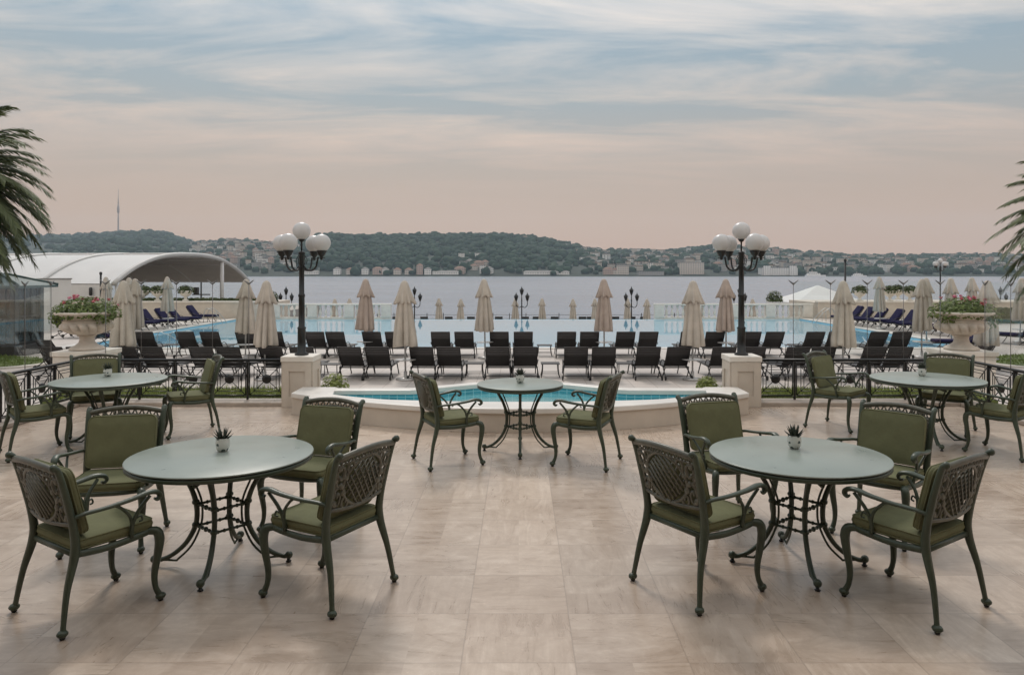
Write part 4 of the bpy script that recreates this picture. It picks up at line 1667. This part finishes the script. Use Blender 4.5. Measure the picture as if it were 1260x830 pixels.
LD = Kind(make_ladder())
LD.put((PX0 - .1, 47.2, DECK), 0, 'bright steel pool ladder at the far left pool edge', 'steel pool ladders')
LD.put((PX1 + .1, 47.5, DECK), PI, 'bright steel pool ladder at the far right pool edge', 'steel pool ladders')
b = MB()
for s in (-1, 1):
    b.tube(cr([(-15.75 + s * .28, 33.4, DECK - 1.2), (-15.75 + s * .28, 33.4, DECK + .25), (-15.5 + s * .28, 33.5, DECK + .42), (-14.6 + s * .28, 33.8, DECK - .2), (-14.2 + s * .28, 33.9, DECK - .6)], 4), .022, 7)
o = b.build('pool_handrail', MAT['steel'])
tag(o, 'curved steel handrail standing in the near left corner of the pool', 'handrail')

# ------------------------------------------------------------------ lanterns on the quay
def make_lantern():
    L = thing('quay_lantern', 'lantern', 'street lamp')
    b = MB()
    b.lathe([(.16, 0), (.16, .1), (.09, .25), (.06, .5), (.05, 1.5), (.045, 2.75), (.07, 2.8), (.045, 2.85), (.035, 3.25)], 10)
    b.build('post', MAT['black'], L)
    for x, z in ((0, 3.25), (-.46, 2.75), (.46, 2.75)):
        h_ = MB()
        h_.lathe([(.06, 0), (.10, .10), (.17, .36), (.20, .38), (.12, .48), (.04, .58), (.03, .68)], 6, (x, 0, z), smooth=False)
        hd = h_.build('lantern_head', MAT['black'], L)
        if x:
            a = MB()
            a.tube(cr([(0, 0, 2.35), (x * .5, 0, 2.22), (x * .95, 0, 2.4), (x, 0, 2.75)], 5), .03, 6)
            a.build('arm', MAT['black'], L)
    return L


LT = Kind(make_lantern())
for px, lab in ((352, 'left of the left globe lamp, above the left balustrade'), (510, 'right beside the umbrella at the left pool opening'), (642, 'in the middle beyond the pool edge'),
                (777, 'right of the middle, beyond the pool edge'), (910, 'half hidden behind the right globe lamp post'), (1231, 'far right under the palm fronds')):
    D = 62.0
    LT.put(((px - CX) * D / F, D, QUAY), 0, 'black three headed lantern post ' + lab, 'three headed lantern posts on the quay')
for px, D, top, lab, cross in ((247.5, 55.0, 347, 'dark thin lamp pole with crossbar under the tent arch', 1), (1040, 44.0, 322, 'tall dark pole rising behind the widest right umbrella', 0), (124, 45.0, 338, 'thin grey pole left of the umbrella bunch by the left urn', 0)):
    zt = EYE - (top - HY) * D / F
    z0 = QUAY if D > 51 else DECK
    T = thing('lamp_pole', lab, 'pole', ((px - CX) * D / F, D, z0))
    b = MB()
    b.lathe([(.12, 0), (.12, .1), (.06, .2), (.055, zt - z0)], 10)
    b.build('post', MAT['black'], T)
    b = MB()
    if cross:
        b.box((0, 0, zt - z0 - .9), (1.3, .08, .08))
        b.box((-.35, 0, zt - z0 - .62), (.3, .3, .5))
    else:
        b.lathe([(.06, zt - z0), (.08, zt - z0 + .02), (.08, zt - z0 + .14), (.03, zt - z0 + .18)], 10)
    b.build('lamp_head', MAT['black'], T)

# quay railing and dark loungers seen over the pool edge
Q = thing('quay_railing', 'thin dark railing along the quay beyond the open pool edge', 'railing', (0, 71, QUAY))
b = MB()
for z in (.35, .75, 1.12):
    b.tube([(-13.5, 0, z), (16, 0, z)], .018, 5)
b.build('rail', MAT['black'], Q)
for k in range(20):
    p = MB()
    p.box((-13.4 + k * 1.55, 0, .64), (.06, .06, 1.28))
    p.build('post', MAT['black'], Q)
for k, px in enumerate((489, 523, 553, 580, 614, 646, 660, 682, 716, 726, 756, 776, 791)):
    D = 68.2
    LG.put(((px - CX) * D / F, D, QUAY + .18), 0, f'{ORD[k]} dark lounger from the left just showing over the open pool edge', 'dark loungers on the lower quay')

# ------------------------------------------------------------------ vaulted white tent
TN = thing('vaulted_tent', 'long white vaulted tent with a grey underside behind the left pool deck', 'tent', (-39.2, 90, QUAY))
ea = Vector((-40.6, 75.5, 0))                     # near and far foot of the end arch
eb = Vector((-36.9, 102.5, 0))
ax = Vector((-1, .137, 0)).normalized()
Z_E, Z_R = .72, 3.92
ORG = Vector((-39.2, 90, QUAY))


def arch_pt(t, s, grow=0.0):
    """t 0..1 across the vault, s metres along its axis"""
    c = ea.lerp(eb, t) + ax * s
    k = 1 - abs(2 * t - 1) ** 2.6
    return Vector((c.x, c.y, Z_E + (Z_R - Z_E) * k + grow)) - ORG


def vault(mb, s0, s1, grow, ns, flip=False):
    nt = 36
    vs, fs = [], []
    for j in range(ns + 1):
        s = s0 + (s1 - s0) * j / ns
        for i in range(nt + 1):
            vs.append(arch_pt(i / nt, s, grow))
    for j in range(ns):
        for i in range(nt):
            a = j * (nt + 1) + i
            q = (a, a + 1, a + nt + 2, a + nt + 1)
            fs.append(q if not flip else q[::-1])
    mb.add(vs, fs, True)


b = MB()
vault(b, 0, 70, .10, 10)
b.build('roof_membrane', MAT['white_pvc'], TN)
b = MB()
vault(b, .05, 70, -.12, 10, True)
b.build('roof_underside', MAT['tent_inner'], TN)  # underside coloured a darker grey than the roof membrane
for k in range(8):
    s = k * 8.2
    b = MB()
    b.tube([arch_pt(i / 36, s, .10) for i in range(37)], .26, 6)
    b.build('rib', MAT['rib_grey'], TN)
b = MB()
for t in (.42, .5, .58, .3, .7, .2, .8):
    b.tube([arch_pt(t, .2, -.16), arch_pt(t, 69, -.16)], .05, 5)
b.build('purlin', MAT['white_pvc'], TN)
b = MB()
b.tube([arch_pt(.47, -.2, .2), arch_pt(.47, 69, .2)], .12, 6)
b.build('ridge', MAT['white_pvc'], TN)
for t in (.02, .76, .985):
    p0 = arch_pt(t, .1, 0)
    b = MB()
    b.tube([Vector((p0.x, p0.y, .0)), Vector((p0.x, p0.y, p0.z + .1))], .25 if t == .76 else .14, 10)
    b.build('mast', MAT['white_pvc'], TN)
b = MB()
w0, w1 = arch_pt(.0, 0.3, 0), arch_pt(.0, 69, 0)
b.add([(w0.x, w0.y, 0), (w1.x, w1.y, 0), (w1.x, w1.y, w1.z), (w0.x, w0.y, w0.z), (w0.x + .02, w0.y + .2, 0), (w1.x + .02, w1.y + .2, 0), (w1.x + .02, w1.y + .2, w1.z), (w0.x + .02, w0.y + .2, w0.z)],
      [(0, 3, 2, 1), (4, 5, 6, 7), (0, 4, 7, 3), (1, 2, 6, 5), (3, 7, 6, 2)])
b.build('side_wall', MAT['white_wall'], TN)
for k in range(6):
    b = MB()
    q = w0.lerp(w1, .03 + .05 * k)
    b.lathe([(.10, 0), (.16, .1), (.16, .75), (.08, .85)], 10, (q.x, q.y - .25, q.z - 1.1 - .3 * (k % 2)))
    b.build('speaker', MAT['black'], TN)

# white pyramid tent on the right
PT = thing('pyramid_tent', 'low white pyramid tent behind the right balustrade', 'tent', (25.6, 65, QUAY))
b = MB()
hz, pk = 2.62, 3.98
W_ = 3.35
ringz = [(W_, hz), (W_ * .75, hz + .22), (W_ * .5, hz + .55), (W_ * .25, hz + .98), (.06, pk)]
vs, fs = [], []
for (r_, z) in ringz:
    vs += [(-r_, -r_, z), (r_, -r_, z), (r_, r_, z), (-r_, r_, z)]
for i in range(4):
    for k in range(4):
        fs.append((i * 4 + k, i * 4 + (k + 1) % 4, i * 4 + 4 + (k + 1) % 4, i * 4 + 4 + k))
fs.append((16, 17, 18, 19))
b.add(vs, fs)
b.build('roof', MAT['white_pvc'], PT)
b = MB()
for s in (-1, 1):
    b.box((0, s * W_, hz - .17), (W_ * 2, .03, .32))
    b.box((s * W_, 0, hz - .17), (.03, W_ * 2 - .04, .32))
b.build('valance', MAT['white_pvc'], PT)
for sx in (-1, 1):
    for sy in (-1, 1):
        b = MB()
        b.tube([(sx * (W_ - .12), sy * (W_ - .12), 0), (sx * (W_ - .12), sy * (W_ - .12), hz)], .07, 8)
        b.build('pole', MAT['white_pvc'], PT)

# white wall panel left
Wp = thing('white_wall', 'plain white wall panel right of the green roofed kiosk', 'wall', (-25.4, 40.8, DECK))
b = MB()
ang = math.atan2(1.2, 1.45)
b.box((0, 0, 1.36), (2.0, .16, 2.72), rz=R(28))
b.build('panel', MAT['white_wall'], Wp)
b = MB()
b.box((0, 0, 2.76), (2.1, .22, .07), rz=R(28))
b.build('coping', MAT['steel'], Wp)

# green roofed glass kiosk
KX0, KX1, KY0, KY1 = -23.4, -18.75, 28.0, 29.5
K = thing('glass_kiosk', 'dark framed glass kiosk with a green hipped roof at the left edge', 'kiosk', (KX0, KY0, DECK))
wx, wy = KX1 - KX0, KY1 - KY0
b = MB()
b.span(-.25, wx + .25, -.35, wy + .25, .001, .42)
b.build('planter_base', MAT['kiosk_stone'], K, bevel=.03)
for i in range(5):
    for (x, y) in ((i * wx / 4, 0), (i * wx / 4, wy)):
        b = MB()
        b.box((x, y, 1.5), (.20, .20, 2.16))
        b.build('post', MAT['kiosk_frame'], K)
b = MB()
for z in (.46, 1.45, 2.05, 2.54):
    b.span(.071, wx - .071, -.05, .05, z - .04, z + .04)
    b.span(.071, wx - .071, wy - .05, wy + .05, z - .04, z + .04)
    b.span(-.05, .05, .071, wy - .071, z - .04, z + .04)
    b.span(wx - .05, wx + .05, .071, wy - .071, z - .04, z + .04)
for i in range(8):
    xx = (i + .5) * wx / 8
    b.tube([(xx + .22 * math.cos(t * PI / 8), -.03, 1.05 + .36 * math.sin(t * PI / 8)) for t in range(16)], .016, 5, closed=True)
    b.tube([(xx, -.03, .5), (xx, -.03, 2.5)], .014, 5)
for i in range(4):
    yy = (i + .5) * wy / 4
    b.tube([(wx + .03, yy + .14 * math.cos(t * PI / 8), 1.05 + .36 * math.sin(t * PI / 8)) for t in range(16)], .016, 5, closed=True)
    b.tube([(wx + .03, yy, .5), (wx + .03, yy, 2.5)], .018, 5)
b.build('wrought_frame', MAT['kiosk_frame'], K)
for x0, x1, y0, y1 in ((.07, wx - .07, -.01, .0), (.07, wx - .07, wy, wy + .01), (-.01, 0, .07, wy - .07), (wx, wx + .01, .07, wy - .07)):
    b = MB()
    b.span(x0, x1, y0, y1, .51, 2.49)
    b.build('pane', MAT['kiosk_glass'], K)
b = MB()
e = .45
a4 = [(-e, -e, 2.62), (wx + e, -e, 2.62), (wx + e, wy + e, 2.62), (-e, wy + e, 2.62)]
t4 = [(wx * .2, wy * .45, 3.05), (wx * .8, wy * .45, 3.05), (wx * .8, wy * .55, 3.05), (wx * .2, wy * .55, 3.05)]
l4 = [(x, y, z - .09) for x, y, z in a4]
vs = l4 + a4 + t4
fs = [(3, 2, 1, 0), (8, 9, 10, 11)]
for o4 in (0, 4):
    fs += [(o4 + k, o4 + (k + 1) % 4, o4 + 4 + (k + 1) % 4, o4 + 4 + k) for k in range(4)]
b.add(vs, fs)
for k in range(4):
    b.tube([Vector(a4[k]) + Vector((0, 0, .02)), Vector(t4[k]) + Vector((0, 0, .02))], .05, 6)
b.build('roof', MAT['green_roof'], K)

# dark folded furniture left and right of the urns
for x, y, lab in ((-14.9, 24.6, 'black lounger parked between the left lawn and the left urn pedestal'), (14.7, 24.6, 'black lounger parked between the right lawn and the right urn pedestal')):
    LG.put((x, y, DECK), heading(.3 if x < 0 else -.3, .95), lab)


# ------------------------------------------------------------------ palms
def palm(label, cx, cz, D, z0, seed, side):
    rd = random.Random(seed)
    X = (cx - CX) * D / F
    P = thing('palm_tree', label, 'palm tree', (X, D, z0), 0, 'date palms framing the view')
    H_ = EYE - (cz - HY) * D / F - z0
    t = MB()
    prof = []
    nseg = 26
    for i in range(nseg + 1):
        z = H_ * i / nseg
        prof += [(.36 - .06 * i / nseg + (.035 if i % 2 else 0), z)]
    prof += [(.42, H_ + .25), (.2, H_ + .55)]
    t.lathe(prof, 16)
    t.build('trunk', MAT['bark'], P)
    nf = 150
    for k in range(nf):
        az = 2 * PI * (k * .618034 % 1)
        up = 1.2 - 2.0 * (k / nf)                     # crown opens from upright to hanging
        ln = rd.uniform(3.1, 3.8)
        f = MB()
        pts, d = [], Vector((math.cos(az) * math.cos(up), math.sin(az) * math.cos(up), math.sin(up)))
        p = Vector((0, 0, H_ + .35)) + Vector((math.cos(az), math.sin(az), 0)) * .18
        ns = 12
        for i in range(ns + 1):
            pts.append(p.copy())
            p = p + d * (ln / ns)
            d = (d + Vector((0, 0, -.10 - .07 * (i / ns)))).normalized()
        f.tube(pts, [.035, .022, .006], 5)
        for i in range(1, ns + 1):
            a, b_ = pts[i - 1], pts[i]
            tdir = (b_ - a).normalized()
            sd_ = tdir.cross(Vector((0, 0, 1)))
            sd_ = sd_.normalized() if sd_.length > 1e-3 else Vector((1, 0, 0))
            nr = sd_.cross(tdir)
            ll = .46 * math.sin(PI * min(1, .12 + .88 * (i / ns)) * .80 + .12) + .17
            for j in range(7):
                q = a.lerp(b_, j / 7)
                for s in (-1, 1):
                    dirv = (sd_ * s * .75 + tdir * .85 + nr * (.22 + rd.uniform(-.15, .15)) + Vector((0, 0, -.35))).normalized()
                    tip = q + dirv * ll * rd.uniform(.85, 1.1) + Vector((0, 0, -.06))
                    mid = q + dirv * ll * .5
                    wv = tdir * .042
                    f.add([q - wv, q + wv, mid + wv * .9, mid - wv * .9, tip], [(0, 1, 2, 3), (3, 2, 4)])
        f.build('frond', MAT['frond_dry'] if (k >= nf - 4) else MAT['frond'], P)
    return P


palm('feathery date palm whose fronds enter at the left edge', -90, 243, 23.0, DECK, 5, 1)
palm('feathery date palm whose fronds enter at the right edge', 1388, 300, 23.0, DECK, 8, -1)

# ------------------------------------------------------------------ far shore: hills, wood, town
SKY_L = [(-420, 296), (-200, 292), (0, 291), (70, 290), (100, 288.5), (150, 287), (180, 284.5), (205, 288), (228, 295), (250, 297), (300, 295), (335, 299), (360, 297), (385, 290),
         (410, 286.5), (450, 288), (500, 288.5), (560, 288), (600, 287), (645, 290.5), (680, 295), (705, 301), (735, 307), (770, 308), (820, 308.5), (850, 305.5), (875, 303), (905, 303), (950, 307),
         (1000, 311), (1060, 314.5), (1160, 314), (1225, 314), (1400, 312), (1700, 305)]


def interp(tab, x):
    for (a, ya), (b_, yb) in zip(tab[:-1], tab[1:]):
        if x <= b_:
            t = max(0, (x - a) / (b_ - a))
            t = t * t * (3 - 2 * t)
            return ya + (yb - ya) * t
    return tab[-1][1]


SHORE = 1172.0
RIDGE = [(-420, 3000), (215, 3000), (330, 2300), (400, 1900), (640, 1900), (760, 2200), (1700, 2300)]


def hill_z(px, D, tree=8.0):
    rd_ = interp(RIDGE, px)
    zr = EYE + (HY - interp(SKY_L, px)) * rd_ / F - tree
    t = (D - SHORE) / (rd_ - SHORE)
    if t <= 1:
        k = max(t, 0) ** 0.82
    else:
        k = 1 - (t - 1) * .5
    n_ = noise.noise(Vector((px * .018, D * .006, 1.3))) * .10 * min(1, max(t, 0) * 3) * (1 if t < .85 else max(0, (1 - t) / .15))
    return SEA + 1.6 + (zr - SEA - 1.6) * max(k + n_, 0)


m = MB()
cols = [-420 + 10 * i for i in range(213)]
rows = [-.01] + [i / 26 for i in range(27)] + [1.06, 1.2, 1.5]
vs, fs = [], []
for px in cols:
    rdist = interp(RIDGE, px)
    for t in rows:
        D = SHORE + t * (rdist - SHORE)
        z = hill_z(px, D) if t >= 0 else SEA - .5
        vs.append(((px - CX) * D / F, D, z))
nr = len(rows)
for i in range(len(cols) - 1):
    for j in range(nr - 1):
        a = i * nr + j
        fs.append((a, a + nr, a + nr + 1, a + 1))
m.add(vs, fs, True)
structure(m, 'hills', MAT['ground_hill'])


def ico():
    import bmesh
    bm = bmesh.new()
    bmesh.ops.create_icosphere(bm, subdivisions=2, radius=1.0)
    v = [x.co.copy() for x in bm.verts]
    f = [[x.index for x in q.verts] for q in bm.faces]
    bm.free()
    return v, f


def town_density(px):
    """0 wooded .. 1 built up"""
    if px < 225:
        return .04
    if px < 360:
        return .75
    if px < 400:
        return .35
    if px < 690:
        return .03
    if px < 740:
        return .25
    return .62


IV, IF = ico()
variants = []
for q in range(6):
    off = Vector((q * 7.3, 1.1 * q, 2.0))
    variants.append([v * (1 + .38 * noise.noise(v * 2.1 + off)) for v in IV])
wood = MB()
rd = random.Random(31)
for _ in range(5200):
    px = rd.uniform(-380, 1660) if rd.random() < .3 else rd.uniform(60, 1240)
    t = rd.random() ** .9 * 1.03 + .004
    rdist = interp(RIDGE, px)
    if rd.random() < town_density(px) * (.75 if t > .12 else .35):
        continue
    D = SHORE + t * (rdist - SHORE)
    z = hill_z(px, D)
    s = rd.uniform(5, 9.5) * (D / 1500) ** .6
    M = Matrix.Translation(((px - CX) * D / F, D, z + s * .45)) @ Matrix.Rotation(rd.uniform(0, 6.28), 4, 'Z') @ Matrix.Diagonal((s * rd.uniform(.9, 1.3), s, s * rd.uniform(.7, 1.15), 1))
    wood.add(rd.choice(variants), IF, True, 0, M)
o = wood.build('distant_woodland', MAT['tree_far'])
tag(o, 'dense hazy woodland covering the hills across the strait', 'woodland', kind='stuff')


def make_house(wd0, dp0, h0, rf, wall, roof, name='far_house', label='house', cat='house'):
    q_ = 1.0 if name != 'far_house' else .78
    wd, dp, h = wd0 * q_, dp0 * q_, h0 * q_
    hs = thing(name, label, cat)
    b = MB()
    b.span(-wd / 2, wd / 2, -dp / 2, dp / 2, -6, h)
    b.build('wall', wall, hs)
    b = MB()
    e = .5
    v = [(-wd / 2 - e, -dp / 2 - e, h + .01), (wd / 2 + e, -dp / 2 - e, h + .01), (wd / 2 + e, dp / 2 + e, h + .01), (-wd / 2 - e, dp / 2 + e, h + .01)]
    if rf > .6:
        k = min(wd, dp) / 2
        v += [(-wd / 2 + k, 0, h + rf), (wd / 2 - k + .01, 0, h + rf)]
        f = [(0, 1, 5, 4), (1, 2, 5), (2, 3, 4, 5), (3, 0, 4), (3, 2, 1, 0)]
    else:
        v += [(x, y, h + rf) for x, y, _ in v]
        f = [(3, 2, 1, 0), (4, 5, 6, 7)] + [(k, (k + 1) % 4, 4 + (k + 1) % 4, 4 + k) for k in range(4)]
    b.add(v, f)
    b.build('roof', roof, hs)
    return hs


HK = [Kind(make_house(*a)) for a in (
    (14, 11, 9, 3.4, MAT['far_white'], MAT['roof_grey']), (15, 11, 8, 3.6, MAT['far_cream'], MAT['roof_red']), (17, 12, 12, .5, MAT['far_grey'], MAT['roof_grey']),
    (12, 11, 15, .5, MAT['far_white'], MAT['roof_grey']), (20, 12, 10, 3.0, MAT['far_pink'], MAT['roof_red']), (24, 13, 17, .5, MAT['far_cream'], MAT['roof_grey']),
    (28, 9, 5, 1.6, MAT['far_white'], MAT['roof_grey']), (12, 10, 17, 3.2, MAT['far_pink'], MAT['roof_red']))]


def house(px, t, k, label, group, rz=0.0):
    rdist = interp(RIDGE, px)
    D = SHORE + t * (rdist - SHORE)
    z = hill_z(px, D) if t > .003 else SEA + 1.6
    HK[k].put(((px - CX) * D / F, D, z), rz, label, group)


shore = [(384, 6, 'red'), (415, 0, ''), (431, 1, ''), (449.5, 0, ''), (465, 4, ''), (474, 0, ''), (489, 1, ''), (503, 1, ''), (516.6, 7, ''), (526.6, 0, ''), (541, 6, ''), (556, 6, '')]
for i, (px, k, _) in enumerate(shore):
    house(px, .012, k, f'{ORD[i]} waterfront house from the left lamp along the foot of the wooded hill', 'waterfront houses on the far shore')
cluster = [(566, .02, 4), (571, .10, 2), (578, .13, 0), (568, .20, 3), (583, .06, 1), (589, .10, 4), (587, .22, 3), (576, .25, 0), (594, .02, 3), (602, .02, 0), (597, .12, 1)]
for i, (px, t, k) in enumerate(cluster):
    house(px, t, k, 'pale house in the small cluster climbing the wooded hill behind the left centre umbrella', 'house cluster on the wooded hill', random.uniform(-.4, .4))
for i, px in enumerate((653, 665, 678, 692)):
    house(px, .012, 6, f'{ORD[i]} low pale waterfront shed right of the centre on the far shore', 'low sheds on the far shore')
for i, px in enumerate((748, 757, 766)):
    house(px, .015, (4, 1, 5)[i], f'{ORD[i]} rose coloured house from the left at the start of the right shore town', 'rose houses on the right shore')

# single large blocks on the right shore
def big_block(label, px, wd, h, t, wall, cat, roof=None, wings=0):
    rdist = interp(RIDGE, px)
    D = SHORE + t * (rdist - SHORE)
    Bk = make_house(wd, 18, h, .6, wall, roof or MAT['roof_grey'], 'waterfront_building', label, cat)
    Bk.location = ((px - CX) * D / F, D, SEA + 1.6 if t < .03 else hill_z(px, D))
    for s in ((-1, 1) if wings else ()):
        b = MB()
        b.span(s * wd * .36 - wd * .1, s * wd * .36 + wd * .1, -11, -9.01, 0, h + 3)
        b.build('wing', wall, Bk)
    return Bk


big_block('big pale square block on the right shore left of the right lamp', 850, 38, 20, .02, MAT['far_cream'], 'building')
big_block('long white palace on the right shore beyond the white tent', 957, 56, 12, .01, MAT['far_white'], 'palace', wings=1)
big_block('low long building on the shore left of the big pale block', 800, 40, 6, .01, MAT['far_grey'], 'building')

rd = random.Random(77)
for region, n_, px0, px1, t0, t1, gname, lab in (
        ('left', 80, 232, 362, .05, 1.0, 'hazy hill town left of the wooded hill', 'pale block in the hazy hill town seen above the right end of the vaulted tent'),
        ('right', 180, 728, 1262, .05, 1.0, 'hazy hill town on the right shore', 'pale block in the crowded hazy town on the right hand hills'),
        ('ridge', 10, 640, 728, .55, .95, 'scattered houses right end of the wooded hill', 'lone house among trees at the right end of the wooded hill')):
    for _ in range(n_):
        px = rd.uniform(px0, px1)
        t = t0 + (t1 - t0) * rd.random() ** .8
        house(px, t, rd.choice((0, 1, 2, 3, 4, 5, 5, 2, 3, 7)), lab, gname, rd.uniform(-.5, .5))

tb = MB()
for _ in range(620):
    px = rd.uniform(236, 366) if rd.random() < .27 else rd.uniform(716, 1300)
    t_ = rd.uniform(.05, 1.0)
    D = SHORE + t_ * (interp(RIDGE, px) - SHORE)
    z = hill_z(px, D)
    a, b_, h_ = rd.uniform(7, 15), rd.uniform(7, 12), rd.uniform(5, 13)
    M = Matrix.Translation(((px - CX) * D / F, D, z)) @ Matrix.Rotation(rd.uniform(-.6, .6), 4, 'Z')
    k = rd.randrange(3)
    tb.span(-a / 2, a / 2, -b_ / 2, b_ / 2, -5, h_, mi=k, M=M)
    tb.span(-a / 2 - .3, a / 2 + .3, -b_ / 2 - .3, b_ / 2 + .3, h_ + .01, h_ + 1.2, mi=3 + (k == 1), M=M)
o = tb.build('distant_town', [MAT['far_white'], MAT['far_cream'], MAT['far_grey'], MAT['roof_grey'], MAT['roof_red']])
tag(o, 'mass of small hazy houses between the trees on the town hills', 'town', kind='stuff')

# television tower
TT = thing('television_tower', 'tall thin television tower on the hazy hill at the left', 'tower', ((145.5 - CX) * 2950 / F, 2950, hill_z(145.5, 2950) - 4))
b = MB()
b.lathe([(4.5, 0), (3.0, 30), (2.4, 75), (2.1, 92)], 12)
b.build('shaft', MAT['tower'], TT)
b = MB()
b.lathe([(2.2, 90), (4.4, 95), (4.6, 112), (3.0, 118), (2.4, 128)], 14)
b.build('pod', MAT['tower'], TT)
b = MB()
b.lathe([(1.9, 128), (1.5, 150), (1.0, 152), (.8, 185)], 8)
b.build('antenna', MAT['tower'], TT)

# boats at the far shore
def boat(label, px, D, ln):
    Bt = thing('ferry_boat', label, 'boat', ((px - CX) * D / F, D, SEA), 0)
    s = ln / 26
    b = MB()
    hull = [(-13 * s, 0), (-12 * s, -3 * s), (8 * s, -3.2 * s), (13.5 * s, 0), (8 * s, 3.2 * s), (-12 * s, 3 * s)]
    b.prism(hull, -.4 * s, 2.2 * s)
    b.build('hull', MAT['ferry_white'], Bt)
    b = MB()
    b.span(-10 * s, 6 * s, -2.3 * s, 2.3 * s, 2.21 * s, 4.4 * s)
    b.span(-7 * s, 2 * s, -1.9 * s, 1.9 * s, 4.41 * s, 6.1 * s)
    cb = b.build('cabin', MAT['far_white'], Bt)
    b = MB()
    b.lathe([(.9 * s, 6.11 * s), (.8 * s, 8.6 * s)], 10, (-4 * s, 0, 0))
    b.build('funnel', MAT['roof_grey'], Bt)


boat('white ferry lying before the right shore, beyond the white tent', 1003, 1105, 30)
boat('small white boat off the far right shore', 1057, 1120, 22)

# ------------------------------------------------------------------ air
hz_ = MB()
hz_.span(-4600, 4600, -60, 4600, -8.0, 330)
haze_mat = bpy.data.materials.new("haze_air")
haze_mat.use_nodes = True
t = NT(haze_mat.node_tree)
vol = t.n("VolumePrincipled", ins={'Color': (.74, .88, 1.0, 1), 'Density': 0.0001, 'Anisotropy': 0.2})
oo = t.n("OutputMaterial")
t.link(vol.outputs[0], oo.inputs['Volume'])
hz_o = hz_.build('haze', haze_mat)
tag(hz_o, 'thin evening haze over the strait', 'haze', kind='stuff')
